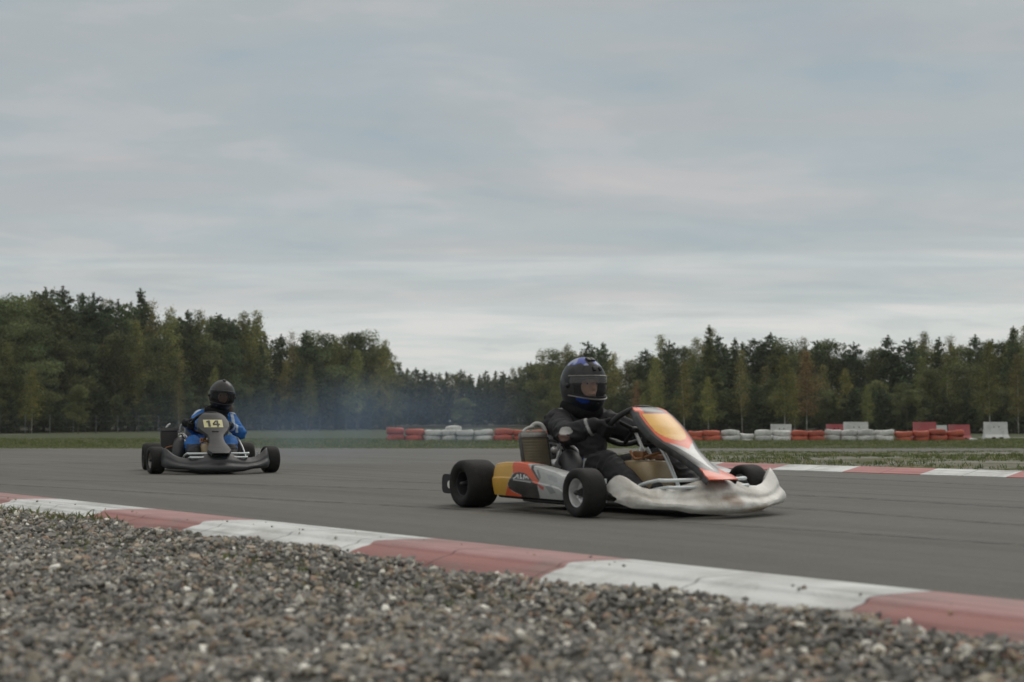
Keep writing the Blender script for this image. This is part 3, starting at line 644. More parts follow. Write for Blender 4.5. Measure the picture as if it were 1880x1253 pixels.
put_tree('pine', 3, 1862, 134, 598, 'right', 'solo', False, .8, 'tall ragged pine at the right edge of the photo')
ORD = ['first', 'second', 'third', 'fourth', 'fifth', 'sixth', 'seventh', 'eighth', 'ninth', 'tenth', 'eleventh', 'twelfth', 'thirteenth', 'fourteenth', 'fifteenth', 'sixteenth', 'seventeenth', 'eighteenth', 'nineteenth', 'twentieth', 'twenty-first', 'twenty-second', 'twenty-third', 'twenty-fourth', 'twenty-fifth', 'twenty-sixth', 'twenty-seventh', 'twenty-eighth', 'twenty-ninth', 'thirtieth']
from collections import defaultdict
gr = defaultdict(list)
for t in trees:
    if not t['custom']: gr[(t['zone'], t['row'], t['kind'])].append(t)
RN = {'back': 'back row', 'middle': 'middle row', 'front': 'front row', 'edge': 'outer edge'}
for (z, rw, k), lst in gr.items():
    for i, t in enumerate(sorted(lst, key=lambda t: t['px'])):
        tag(t['o'], f"{LOOK[k][0]}, {ORD[i]} of its kind from left in {RN[rw]}, {z} wood", LOOK[k][1], f"trees of the {z} wood")
for t in trees:
    if t['custom']: tag(t['o'], t['custom'], LOOK[t['kind']][1], f"trees of the {t['zone']} wood")

# far wood in the gap and deep wood behind the rows: reads as one mass
def wood(name, label, spots):
    Vs, Fs, Cs = [], [], []; o = 0
    for (x, y, zb, h, k) in spots:
        me = VAR[k][random.randrange(len(VAR[k]))]; n = len(me.vertices); V = np.empty(n * 3, np.float32); me.vertices.foreach_get('co', V); V = V.reshape(-1, 3)
        c = np.empty(n * 4, np.float32); me.color_attributes['Col'].data.foreach_get('color', c); c = c.reshape(-1, 4)[:, :3]
        q = n // 4; keep = rng.random(q) < .42; idx = np.repeat(keep, 4); V = V[idx]; c = c[idx]
        ctr = V.reshape(-1, 4, 3).mean(1, keepdims=True); V = (ctr + (V.reshape(-1, 4, 3) - ctr) * 1.45).reshape(-1, 3)
        a = random.uniform(0, 6.28); s_ = h / 12.25; ca, sa = math.cos(a), math.sin(a)
        V = np.stack([(V[:, 0] * ca - V[:, 1] * sa) * s_ * 1.15 + x, (V[:, 0] * sa + V[:, 1] * ca) * s_ * 1.15 + y, V[:, 2] * s_ + zb], 1)
        Vs.append(V); Fs.append(np.arange(len(V)).reshape(-1, 4) + o); Cs.append(c * random.uniform(.75, 1.2)); o += len(V)
    tag(link(name, mesh_np(name, np.concatenate(Vs), np.concatenate(Fs), np.concatenate(Cs)), M['leaf']), label=label, cat='wood', kind='stuff')
sp = []
for D, drop in ((262, 14), (278, 2), (292, -6)):
    px = 690
    while px < 1060:
        k = choose([('pine', .6), ('spruce', .1), ('broad', .2), ('birch', .1)]); top = max(skyline(px), 668) + drop + random.uniform(0, 8); sp.append(((px - 940) / F * D, D + random.uniform(-3, 3), -.8, CAMH + .8 + (772 - top) / F * D, k)); px += 15 * random.uniform(.8, 1.2)
wood('far_wood', 'distant hazy dark wood in the gap between the two nearer woods', sp)
sp = []
for side, p0, p1, Df in ((0, -900, 730, DL), (1, 980, 3000, DR)):
    for dd, drop in ((18, 20), (26, 12)):
        px = p0
        while px < p1:
            k = choose([('pine', .7), ('broad', .3)]); D = Df(px) + dd; top = skyline(px) + drop + random.uniform(0, 14); sp.append(((px - 940) / F * D, D, -.8, CAMH + .8 + (772 - top) / F * D, k)); px += 30 * random.uniform(.8, 1.2)
wood('deep_wood', 'dark mass of trees deep inside the woods behind the separate trees', sp)
# low brush at the wood's edge
sp = []
for p0, p1, Df in ((-200, 720, DL), (985, 2100, DR)):
    px = p0
    while px < p1:
        D = Df(px) + random.uniform(-2, 4); sp.append(((px - 940) / F * D, D, -.75, random.uniform(2.2, 4.6), choose([('broad', .6), ('pine', .4)]))); px += 6 * random.uniform(.7, 1.3)
wood('underbrush', 'low dark underbrush along the edge of the woods', sp)

# ------------------------------------------------------------------ wire fence at the left wood
fa, fb = Vector((-47, 112, 0)), Vector((-15.5, 186, 0)); n = 26
fence = empty('wire_fence', (fa.x, fa.y, float(gz(fa.y))), 0, 'thin grey wire mesh fence on slim posts before the left wood', 'fence')
mb = MB(); P = [fa.lerp(fb, i / n) for i in range(n + 1)]
pm_ = MB().tube([(0, 0, -.1), (0, 0, 1.72)], .038, n=6, smooth=1).build('post', M['post'], fence, smooth=60)
for i, p in enumerate(P):
    o = pm_ if i == 0 else pm_.copy()
    if i: COL.objects.link(o)
    o.parent = fence; o.location = (p.x - fa.x, p.y - fa.y, float(gz(p.y)) - float(gz(fa.y)))
for i in range(n):
    a, b = P[i], P[i + 1]; za, zb = float(gz(a.y)), float(gz(b.y)); z0 = float(gz(fa.y))
    for h in (.05, .6, 1.15, 1.66): mb.tube([(a.x, a.y, za + h), (b.x, b.y, zb + h)], .004, n=3, smooth=1)
    for k in range(1, 10):
        q = a.lerp(b, k / 10); zq = float(gz(q.y)); mb.tube([(q.x, q.y, zq + .05), (q.x, q.y, zq + 1.66)], .003, n=3, smooth=1)
mb.build('wire_mesh', M['post'], fence, off=(fa.x, fa.y, z0), smooth=0)

# ------------------------------------------------------------------ tyre walls
TW, TRD = (.60, .60, .57), (.47, .105, .062)
tprof = [(.175, -.07), (.19, -.088), (.235, -.098), (.285, -.088), (.305, -.062), (.311, -.02), (.311, .02), (.305, .062), (.285, .088), (.235, .098), (.19, .088), (.175, .07), (.20, .055), (.27, .06), (.28, 0), (.27, -.06), (.20, -.055)]
def tyre_mesh(col, seed):
    r = random.Random(seed); b = MB().lathe(tprof, axis='z', n=36, closed=True, col=col); ph = r.uniform(0, 6)
    V = []
    for v in b.V:
        a = math.atan2(v.y, v.x); q = 1 + .02 * math.sin(2 * a + ph) + .012 * math.sin(3 * a + ph * 2); V.append(Vector((v.x * q, v.y * q, v.z * (1 + .05 * math.sin(a + ph)) + .012 * math.sin(2 * a + ph))))
    b.V = V; me = mesh_np('tyre', [tuple(v) for v in b.V], b.F, np.array(b.C), True, 40); me.materials.append(M['rubber_old']); return me
TM = {'white': [tyre_mesh(TW, 1), tyre_mesh((.52, .52, .50), 2), tyre_mesh((.64, .64, .61), 3)], 'red': [tyre_mesh(TRD, 4), tyre_mesh((.40, .09, .055), 5), tyre_mesh((.50, .12, .07), 6)]}
tyres = []
def tyre(px, D, k, col, zoff, w=32, wall='left', h=1.):
    """k = layer counted from the ground"""
    s_ = w * D / F / .622; z = float(gz(D)) - .035 + (.098 + .195 * k) * h + zoff
    o = link('tyre', random.choice(TM[col])); o.location = ((px - 940) / F * D, D, z); o.rotation_euler = (random.uniform(-.04, .04), random.uniform(-.05, .05), random.uniform(0, 6.28)); o.scale = (s_, s_, h)
    tyres.append(dict(o=o, px=px, k=k, col=col, wall=wall)); return o
def stack(px, col, nl, w=32, wall='left', zoff=0, tilt=0, D=49.0, h=1.):
    for k in range(nl):
        o = tyre(px + random.uniform(-1, 1), D + random.uniform(-.08, .08), k, col, zoff, w, wall, h)
        if tilt and k == nl - 1: o.rotation_euler[1] += tilt
stack(727, 'red', 2, 33, zoff=.03, h=1.12); stack(761, 'red', 2, 36, zoff=.0, h=1.08)
stack(795, 'white', 2, 32); stack(825, 'white', 2, 31); stack(854, 'white', 2, 32); stack(888, 'white', 2, 37, tilt=-.05)
tyre(833, 49.4, 2, 'white', -.06, 31)
stack(925, 'red', 2, 37, zoff=.02, h=1.05); stack(958, 'red', 2, 32); stack(991, 'red', 2, 32)
for px, c in ((1024, 'white'), (1057, 'white'), (1090, 'white'), (1123, 'white'), (1156, 'white'), (1189, 'red'), (1222, 'red'), (1248, 'red')): stack(px, c, 2, 32, 'middle', zoff=-.07)
stack(1276, 'red', 2, 28, 'right', zoff=-.04); stack(1305, 'red', 2, 35, 'right', zoff=-.02)
stack(1340, 'white', 2, 35, 'right', tilt=.05); stack(1370, 'white', 2, 27, 'right', zoff=-.07, h=.85); stack(1400, 'white', 2, 32, 'right', tilt=.03); stack(1434, 'white', 2, 34, 'right', zoff=-.02)
stack(1466, 'red', 2, 31, 'right', zoff=-.02); stack(1497, 'red', 2, 32, 'right', zoff=-.03)
stack(1529, 'white', 2, 31, 'right', zoff=.01, D=49.3); stack(1559, 'white', 2, 31, 'right', zoff=0); stack(1589, 'white', 2, 31, 'right', zoff=.01, D=48.8); stack(1621, 'white', 2, 36, 'right', tilt=.05)
stack(1657, 'red', 2, 32, 'right', zoff=-.05, tilt=-.06); stack(1689, 'red', 2, 30, 'right', zoff=-.03); stack(1720, 'red', 2, 32, 'right', zoff=.02); stack(1752, 'red', 2, 33, 'right', zoff=-.02, tilt=-.04)
tyre(1785, 51.0, 0, 'white', -.03, 15, 'right', .6)
WN = {'left': 'left tyre wall', 'middle': 'tyre wall behind orange kart', 'right': 'right tyre wall'}
gr = defaultdict(list)
for t in tyres: gr[(t['wall'], t['col'], t['k'])].append(t)
LN = {0: 'bottom', 1: 'upper', 2: 'topmost'}
for (w, c, k), lst in gr.items():
    for i, t in enumerate(sorted(lst, key=lambda t: t['px'])):
        lab = f"{c} painted tyre, {ORD[i]} {c} one from left, {LN[k]} layer, {WN[w]}"
        if t['px'] == 1785: lab = 'small white tyre lying alone in the grass right of the right tyre wall'
        if k == 2: lab = 'single white tyre laid on top as a third layer of the left tyre wall'
        tag(t['o'], lab, 'tyre', 'painted tyres of the ' + WN[w])

# ------------------------------------------------------------------ barrier blocks
def barrier(px, D, wpx, top, col, label, rz=0., bolts=True):
    wm = wpx / F * D; zb = float(gz(D)) - .02; zt = CAMH + (772 - top) / F * D; h = zt - zb; x = (px - 940) / F * D
    c = {'white': (.62, .63, .61), 'red': (.42, .085, .095)}[col]
    root = empty('barrier_block', (x, D, zb), rz, label, 'barrier', 'plastic barrier blocks behind the tyre wall')
    sec = [(-.24, 0), (-.24, .10), (-.13, .28), (-.085, .62), (-.075, 1.0), (.075, 1.0), (.085, .62), (.13, .28), (.24, .10), (.24, 0)]
    rings = []
    for t in (-.5, -.485, -.2, 0, .2, .485, .5):
        k = .97 if abs(t) > .49 else 1
        rings.append([Vector((wm * t * (1 + .10 * (1 - min(z * 3.2, 1))), y * k, z * h * (1 if z < .9 else (k + .0)))) for y, z in sec])
    b = MB().loft(rings, col=c); b.build('body', M['barrier'], root, smooth=25)
    s_ = MB()
    for q in (-.17, .17): s_.box((wm * q, -.243, .055), (wm * .16, .02, .075), .008)
    s_.build('foot_slot', M['black'], root)
    if bolts:
        d = MB()
        for q in (-.2, .02): d.lathe([(.0, 0), (.022, 0), (.026, .006), (.026, .02), (0, .02)], c=(wm * q + .1 * wm, -.098, h * .72), axis='y', n=12)
        d.build('plug', M['black'] if col == 'red' else M['steel'], root)
    return root
barrier(1433, 52.5, 37, 779, 'white', 'leftmost white barrier block, standing alone behind the white tyres')
barrier(1533, 55, 34, 779, 'red', 'red barrier block partly hidden behind a wider white block')
barrier(1570, 52.5, 44, 775, 'white', 'wide white barrier block beside the partly hidden red block')
barrier(1696, 52.5, 41, 775, 'red', 'tall red barrier block behind the red tyres', 0, False)
barrier(1726, 57, 20, 781, 'white', 'narrow white barrier block peeking out between two red blocks', 0, False)
barrier(1759, 54, 38, 780, 'red', 'lower red barrier block at the right end of the tyre wall', .06, False)
barrier(1826, 57.5, 42, 775, 'white', 'rightmost white barrier block standing free on the grass with its feet visible')

# ------------------------------------------------------------------ karts
YEL, ORA, BLK, GRY, WTE = (.74, .40, .055), (.70, .085, .016), (.012, .0125, .013), (.055, .057, .062), (.50, .51, .50)
def wheel(parent, pos, Rr, W, rimcol, steer=0., side=-1, rb=.074):
    """hub > tyre, rim ; side -1: outer face towards -y"""
    h = MB().lathe([(0, -.5 * W), (.012, -.42 * W), (.014, -.3 * W), (.03, 0), (.03, .35 * W), (0, .35 * W)], n=20).build('wheel', M['dark_metal'], parent)
    h.location = pos; h.rotation_euler = (0, random.uniform(0, 3), steer)
    if side > 0: h.rotation_euler[2] += math.pi
    hw = W / 2; prof = [(rb, -hw * .80), (rb + .012, -hw * .93), (Rr * .80, -hw * 1.0), (Rr * .91, -hw * .94), (Rr * .975, -hw * .80), (Rr * .997, -hw * .5), (Rr, 0), (Rr * .997, hw * .5), (Rr * .975, hw * .80), (Rr * .91, hw * .94), (Rr * .80, hw), (rb + .012, hw * .93), (rb, hw * .80), (rb - .004, 0)]
    MB().lathe(prof, n=56, closed=True).build('tyre', M['rubber'], h, smooth=50)
    r = MB().lathe([(rb + .004, -hw * .84), (rb + .004, -hw * .78), (rb - .004, -hw * .74), (rb - .01, -hw * .5), (rb - .014, -hw * .12), (rb - .03, -hw * .02), (.03, -hw * .10), (.028, -hw * .02), (rb - .03, hw * .06), (rb - .008, hw * .05), (rb - .006, hw * .7), (rb + .004, hw * .8), (rb - .002, hw * .8)], n=48)
    for k in range(3):
        a = 2 * math.pi * k / 3; r.lathe([(0, -.012), (.008, -.012), (.009, 0)], c=(.042 * math.cos(a), -hw * .12, .042 * math.sin(a)), n=8)
    r.build('rim', rimcol, h, smooth=35); return h
def bumper(parent, m, seed, hook=False, dents=.006, boff=0.):
    nu, nv = 96, 16; V = []; Fa = []
    for i in range(nu + 1):
        u = -1 + 2 * i / nu; y = (.505 + .35 * boff) * u + boff; au = abs(u)
        xf = 1.0 - (.175 if u > 0 and boff else .235) * au ** 2.3 + (.03 * math.exp(-(u / .25) ** 2))
        zt = np.interp(au, [0, .1, .2, .3, .4, .5, .6, .7, .78, .85, .90, .94, .97, 1.0], [.197, .195, .188, .175, .161, .151, .148, .158, .178, .206, .228, .238, .226, .165])
        zt -= (.022 if u < 0 and boff else 0) * float(sstep(.55, .8, au)); zb = np.interp(au, [0, .25, .45, .6, .8, .93, 1.0], [.022, .022, .03, .048, .052, .055, .085])
        for j in range(nv + 1):
            v = j / nv; z = zt + (zb - zt) * v
            bx = np.interp(v, [0, .08, .3, .5, .68, .85, 1], [-.15, -.125, -.075, -.045, .0, .005, -.035])
            bx *= (1 - .35 * au); bx -= .07 * max(0, (au - .90) / .10) ** 2
            lip = (-.012 * float(sstep(.40, .46, v)) + .012 * float(sstep(.50, .60, v))) * (1 - .6 * au)      # groove between upper blade and chin
            d = dents * (1.1 * mnoise.noise(Vector((y * 6, z * 10, seed))) + (.9 * mnoise.noise(Vector((y * 16, z * 26, seed + 5))) if abs(y - .12) < .24 else 0)) * (.35 + .65 * math.exp(-((y - .12) / .3) ** 2))
            wv = 0
            x = xf + bx + lip + d * min(1, v * 5) * (1 if au < .9 else .3); zz_ = z + wv * .5
            if hook and u > .90 and v > .55: k_ = (u - .90) / .10 * (v - .55) / .45; x += .045 * k_; y_ = y + .02 * k_; zz_ += .03 * k_ ** 2
            else: y_ = y
            V.append((x, y_, zz_))
    for i in range(nu):
        for j in range(nv): a = i * (nv + 1) + j; Fa.append([a, a + nv + 1, a + nv + 2, a + 1])
    # top return towards the kart
    b = MB().add(V, Fa); n0 = len(b.V); T = []
    for i in range(nu + 1): v = Vector(V[i * (nv + 1)]); T += [v + Vector((-.012, 0, .004)), v + Vector((-.045 * (1 - .3 * abs(-1 + 2 * i / nu)), 0, -.014)), v + Vector((-.05, 0, -.05))]
    b.add(T, [[3 * i + k, 3 * i + k + 1, 3 * i + k + 4, 3 * i + k + 3] for i in range(nu) for k in range(2)])
    off = n0; b.F += [[i * (nv + 1), off + 3 * i, off + 3 * i + 3, (i + 1) * (nv + 1)] for i in range(nu)]
    return b.build('front_bumper', m, parent, smooth=45, solid=.006)
SPX = [(.565, .352), (.54, .395), (.50, .452), (.46, .508), (.42, .56), (.38, .618), (.34, .682), (.305, .745), (.265, .82), (.235, .885), (.21, .955), (.195, .985)]
def spine(z): return float(np.interp(z, [a for a, b in SPX][::-1], [b for a, b in SPX][::-1]))
W1 = [(.565, .085), (.555, .10), (.52, .122), (.47, .130), (.42, .126), (.38, .108), (.34, .080), (.30, .062), (.26, .054), (.235, .060), (.215, .084), (.198, .090)]
W2 = [(.565, .055), (.555, .085), (.53, .118), (.48, .145), (.435, .142), (.40, .112), (.36, .066), (.33, .058), (.29, .066), (.25, .09), (.225, .102), (.198, .07)]
def fairing(parent, Wd, colf, m):
    nz, ns = 110, 72; V = []; C = []; Fa = []
    for i in range(nz + 1):
        t = i / nz; z = .565 + (.195 - .565) * t; w = float(np.interp(z, [a for a, b in Wd][::-1], [b for a, b in Wd][::-1])); x0 = spine(z)
        for j in range(ns + 1):
            s_ = (-1 + 2 * j / ns) * 1.28; a = min(abs(s_), 1.); sg = 1 if s_ > 0 else -1
            y = sg * a * w; x = x0 + .012 - .042 * a ** 2.2 * (w / .14) ** 1; zz_ = z
            if abs(s_) > 1: e = (abs(s_) - 1) / .28; x -= .022 * e; zz_ -= .024 * e; y += sg * .004 * math.sin(e * 2)
            if t < .04: x -= .02 * (1 - t / .04); 
            V.append((x, y, zz_)); C.append(colf(t, s_, y, z)) 
    for i in range(nz):
        for j in range(ns): k = i * (ns + 1) + j; Fa.append([k, k + 1, k + ns + 2, k + ns + 1])
    b = MB(); b.V = [Vector(v) for v in V]; b.F = Fa; b.C = C; b.usec = True
    return b.build('steering_fairing', m, parent, smooth=50, solid=-.006)
def col_fair1(t, s_, y, z):
    a = abs(s_)
    if a > 1 or (a > .86 and .06 < t < .80): return BLK
    # yellow shield outline in t
    if .095 < t < .475:
        lim = .76 if t < .30 else .76 * max(0, 1 - ((t - .30) / .175) ** 2.6) ** .5
        if a < lim: return YEL
        if a < lim + .025: return (.30, .05, .02)
    if t < .09: return GRY if a < .66 else ORA
    if t < .60 - .12 * a + .0: return ORA
    if t > .86 + .07 * (1 - a): return ORA
    if a < (.84 + .06 - t) / .32 * .62: return WTE
    if a > .93: return BLK
    return GRY
POD = dict(
 yellow=[(-.36, .30), (-.114, .30), (-.114, .278), (-.105, .254), (-.087, .223), (-.099, .189), (-.123, .157), (-.18, .06), (-.36, .06)],
 orange=[(-.114, .30), (.01, .30), (.034, .267), (.091, .235), (.175, .174), (.183, .153), (.136, .163), (.074, .185), (.046, .206), (.006, .215), (-.087, .208), (-.087, .223), (-.105, .254)],
 orange2=[(-.131, .138), (-.19, .06), (.034, .06), (.034, .083), (-.006, .09), (-.099, .111)],
 black=[(-.087, .201), (-.07, .21), (-.017, .218), (.046, .209), (.131, .166), (.178, .157), (.18, .05), (.017, .06), (-.006, .092), (-.076, .109), (-.123, .125), (-.126, .15)],
 stripe=[(.06, .30), (.085, .30), (.111, .238), (.186, .18), (.175, .174), (.091, .235)],
 red=[(.186, .159), (.236, .146), (.23, .128), (.208, .133), (.181, .15)],
 l1=[(-.072, .181), (-.046, .204), (-.030, .206), (-.022, .181), (-.034, .181), (-.037, .190), (-.050, .190), (-.058, .181)],
 l2=[(-.014, .181), (-.014, .207), (-.002, .207), (-.002, .190), (.014, .190), (.014, .181)],
 l3=[(.022, .181), (.022, .206), (.034, .206), (.044, .194), (.054, .200), (.072, .189), (.085, .181), (.072, .180), (.060, .188), (.044, .184), (.034, .192), (.033, .181)],
 l4=[(-.072, .176), (.11, .168), (.11, .163), (-.072, .171)],
 g1=[(.14, .235), (.16, .235), (.20, .19), (.18, .185)], g2=[(.24, .215), (.34, .20), (.36, .17), (.27, .185)], g3=[(.25, .15), (.30, .16), (.35, .12), (.29, .11)])
def col_pod(x, z):  # yellow, orange and ground white darkened: weaker light on the upright side painted in
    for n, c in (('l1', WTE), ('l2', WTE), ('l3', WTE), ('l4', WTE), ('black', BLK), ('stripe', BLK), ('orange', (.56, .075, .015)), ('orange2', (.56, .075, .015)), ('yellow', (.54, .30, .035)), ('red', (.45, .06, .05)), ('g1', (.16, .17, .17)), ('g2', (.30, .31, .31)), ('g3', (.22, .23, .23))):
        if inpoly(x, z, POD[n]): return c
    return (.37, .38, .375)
def side_pod(parent, side, m, yout=.605, plain=False, x0=-.305, x1=.41):
    nx = 170; V = []; C = []; Fa = []
    ring = [(1, 0), *[(1, k / 44) for k in range(1, 40)], (.985, .93), (.95, .975), (.90, 1.0), (.80, 1.0), (.6, .99), (.35, .96), (.25, .9), (.25, .5), (.25, 0), (.6, -.02)]
    n = len(ring)
    for i in range(nx + 1):
        x = x0 + (x1 - x0) * i / nx; zt = float(np.interp(x, [-.305, -.2, -.05, .06, .2, .32, .38, .41], [.255, .268, .272, .262, .243, .226, .208, .175])); zb = .083
        e = min(i, nx - i) / nx; k = (1 - max(0, 1 - e / .035) ** 2 * .16) if True else 1
        c = (zt + zb) / 2; zt, zb = c + (zt - c) * k, c + (zb - c) * k
        for (a, b_) in ring:
            bulge = (.014 * math.sin(math.pi * min(max(b_, 0), 1)) - .007 * float(sstep(.50, .545, b_ + .12 * x))) * (a > .95) + .006 * (x - .05) * 0
            y = (a * .19 * 1.0 + (yout - .19) + bulge) if True else 0
            y -= (1 - k) * .05 * a; z = zb + (zt - zb) * b_
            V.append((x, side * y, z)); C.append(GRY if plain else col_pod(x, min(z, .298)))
    for i in range(nx):
        for j in range(n): k = i * n + j; Fa.append([k, i * n + (j + 1) % n, (i + 1) * n + (j + 1) % n, k + n])
    Fa.append(list(range(n))); Fa.append([nx * n + k for k in range(n)])
    b = MB(); b.V = [Vector(v) for v in V]; b.F = Fa; b.C = C; b.usec = True
    return b.build('side_pod', m, parent, smooth=35)
def make_kart(name, loc, rz, label, cfg):
    root = empty(name, loc, rz, label, 'go-kart', 'racing karts on the track')
    ft, rt = cfg['ft'], cfg['rt']
    for sd_ in (-1, 1):
        wheel(root, (.525, sd_ * ft, .127), .127, .135, M['silver'] if cfg['silver'] else M['steel'], cfg['steer'], sd_)
        wheel(root, (-.525, sd_ * rt, .137), .137, cfg.get('rw', .20), M['dark_metal'], 0, sd_)
    # chassis
    f = MB()
    for s_ in (-1, 1):
        f.tube([(-.72, s_ * .30, .055), (-.4, s_ * .32, .055), (0, s_ * .33, .05), (.3, s_ * .24, .05), (.55, s_ * .17, .05), (.8, s_ * .17, .055)], .016)
        f.tube([(-.15, s_ * .33, .05), (-.14, s_ * .5, .06), (.3, s_ * .5, .06), (.31, s_ * .27, .05)], .011)
        f.tube([(.42, s_ * .2, .055), (.5, s_ * .32, .08), (.525, s_ * (ft - .1), .127)], .017)
        f.box((.525, s_ * (ft - .115), .127), (.05, .03, .085), .006)
        f.tube([(-.52, s_ * .28, .055), (-.525, s_ * .28, .137)], .022)
    for x, w in ((-.7, .3), (-.3, .32), (.1, .31), (.5, .18), (.79, .17)): f.tube([(x, -w, .053), (x, w, .053)], .015)
    f.tube([(-.525, -rt, .137), (-.525, rt, .137)], .02, smooth=1)
    f.build('chassis_frame', M['dark_metal'], root)
    st = MB()
    for s_ in (-1, 1): st.tube([(.525, s_ * (ft - .13), .130), (.525, s_ * (ft - .02), .130)], .0125, smooth=1); st.lathe([(0, -.06), (.013, -.06), (.013, .065), (0, .065)], c=(.525, s_ * (ft - .125), .13), axis='z', n=12)
    st.build('stub_axle', M['tube_white'], root)
    MB().tube([(.47, -ft + .13, .115), (.44, -.03, .10), (.44, .03, .10), (.47, ft - .13, .115)], .008).build('tie_rod', M['silver'], root)
    fl = MB(); fl.loft([[Vector((x, -w, .028)), Vector((x, w, .028)), Vector((x, w, .036)), Vector((x, -w, .036))] for x, w in ((-.25, .31), (.1, .3), (.45, .2), (.8, .17))]); fl.build('floor_tray', M['dark_metal'], root)
    h = MB()
    for dz, dx, w in ((0, 0, .29), (-.035, .045, .27)):
        h.tube([(.50, -w + .06, .07), (.62, -w, .15 + dz), (.77 + dx, -w + .01, .19 + dz), (.83 + dx, -w + .06, .192 + dz), (.83 + dx, w - .06, .192 + dz), (.77 + dx, w - .01, .19 + dz), (.62, w, .15 + dz), (.50, w - .06, .07)], .0095, smooth=5)
    h.build('bumper_bar', M['tube_white'], root)
    bumper(root, cfg['bump'], cfg['seed'], cfg['hook'], cfg['dents'], cfg.get('boff', 0))
    # steering: wheel, column, support
    sc_ = Vector((.2, 0, .46)); nrm = Vector((-.75, 0, .66)).normalized(); up_ = Vector((.66, 0, .75)).normalized(); yv = Vector((0, 1, 0))
    sw = MB().tube([sc_ + (yv * math.cos(a) * .165 + up_ * math.sin(a) * (.145 if math.sin(a) > -.6 else .125)) for a in [2 * math.pi * k / 20 for k in range(20)]], .0155, n=12, closed=True, smooth=3)
    for a in (.35, math.pi - .35, -math.pi / 2): sw.tube([sc_ - nrm * .02, sc_ + (yv * math.cos(a) + up_ * math.sin(a)) * .13], .011, smooth=1)
    sw.ball(sc_ - nrm * .02, (.035, .035, .02), 8)
    sw = sw.build('steering_wheel', M['black'], root)
    MB().tube([sc_ - nrm * .02, Vector((.46, 0, .10))], .010, smooth=1).build('steering_column', M['silver'], root)
    sb = MB()
    for s_ in (-1, 1): sb.tube([(.30, s_ * .02, .35), (.36, s_ * .10, .16), (.36, s_ * .17, .06)], .009)
    sb.tube([(.34, 0, .50), (.42, 0, .38), (.50, 0, .30), (.62, 0, .12)], .011)
    sb.build('column_support', M['tube_white'] if cfg['silver'] else M['silver'], root)
    fb_ = MB().box((.36, 0, .40), (.05, .09, .06), .01).ball((.33, -.03, .46), .022, 8).ball((.33, .035, .45), .02, 8); fb_.build('mounting_block', M['black'], root)
    br = MB().box((.36, -.07, .315), (.09, .035, .035), .008).tube([(.30, -.09, .33), (.36, -.10, .29), (.42, -.05, .31), (.46, .02, .33)], .008).box((.40, .0, .30), (.03, .1, .025), .005); br.build('brake_master_cylinder', M['copper'], root)
    fairing(root, cfg['W'], cfg['fcol'], cfg['fmat'])
    tk = MB(); rings = []
    for z, k in ((.09, .9), (.105, 1), (.18, 1.02), (.25, .97), (.275, .85), (.28, .6)):
        rings.append([Vector((.33 + .145 * k * math.copysign(abs(math.cos(a)) ** .5, math.cos(a)), .0 + .105 * k * math.copysign(abs(math.sin(a)) ** .5, math.sin(a)), z)) for a in [2 * math.pi * q / 28 for q in range(28)]])
    tk.loft(rings).lathe([(0, .275), (.025, .275), (.025, .295), (0, .295)], c=(.27, -.03, 0), axis='z', n=16)
    tk.build('fuel_tank', M['tank'], root)
    # seat shell
    S_ = [(.10, .115, .15, .05, 90), (.0, .085, .175, .10, 88), (-.14, .06, .19, .16, 84), (-.27, .062, .195, .19, 66), (-.365, .12, .195, .17, 40), (-.43, .22, .19, .12, 20), (-.47, .33, .175, .08, 12), (-.495, .42, .15, .04, 10)]
    rings = []
    for x, z, w, hh, ang in S_:
        nv_ = Vector((math.cos(R(ang)), 0, math.sin(R(ang))))
        rings.append([Vector((x, cfg.get('seaty', 0), z)) + Vector((0, w * math.sin(a), 0)) + nv_ * hh * (1 - math.cos(a)) for a in [R(-92 + 184 * k / 20) for k in range(21)]])
    MB().loft([catm for catm in rings], closed=False).build('seat', M['grey_seat'], root, solid=.008, smooth=60)
    # engine
    e = MB()
    e.box((-.33, -.27, .13), (.19, .14, .11), .015).box((-.33, -.27, .20), (.13, .12, .06), .008)
    for k in range(7): e.box((-.345 - .006 * k, -.27, .235 + .017 * k), (.12, .125, .007), .002)
    e.lathe([(0, -.02), (.04, -.02), (.04, .02), (0, .02)], c=(-.40, -.27, .37), axis='z', n=16)
    e.lathe([(0, -.05), (.055, -.05), (.06, 0), (.055, .02), (0, .02)], c=(-.33, -.355, .13), axis='y', n=20)
    e.build('engine', M['steel'], root)
    MB().tube([(-.38, -.26, .34), (-.30, -.24, .385), (-.20, -.21, .36), (-.16, -.20, .30)], .006).tube([(-.41, -.27, .39), (-.43, -.24, .41), (-.36, -.20, .40), (-.3, -.2, .3)], .005).build('spark_plug_cable', M['black'], root)
    MB().lathe([(0, -.03), (.026, -.03), (.03, .0), (.026, .03), (0, .03)], c=(-.21, -.245, .25), axis='x', n=16).box((-.20, -.245, .205), (.05, .045, .035), .006).tube([(-.2, -.245, .27), (-.19, -.23, .32), (-.22, -.20, .345)], .007).build('carburettor', M['silver'], root)
    ab = MB().tube([(-.14, -.245, .26), (-.07, -.25, .285), (-.01, -.262, .25), (.03, -.27, .16), (.035, -.27, .085)], [.028, .052, .062, .066, .05], n=20); ab.build('air_box', M['charcoal'], root)
    ex = MB().tube([(-.40, -.29, .22), (-.50, -.30, .20), (-.60, -.28, .19), (-.66, -.20, .19), (-.68, -.02, .19), (-.67, .15, .19)], [.02, .024, .04, .05, .045, .025], n=16).tube([(-.67, .15, .19), (-.66, .25, .19)], .03, smooth=1); ex.build('exhaust', M['dark_metal'], root)
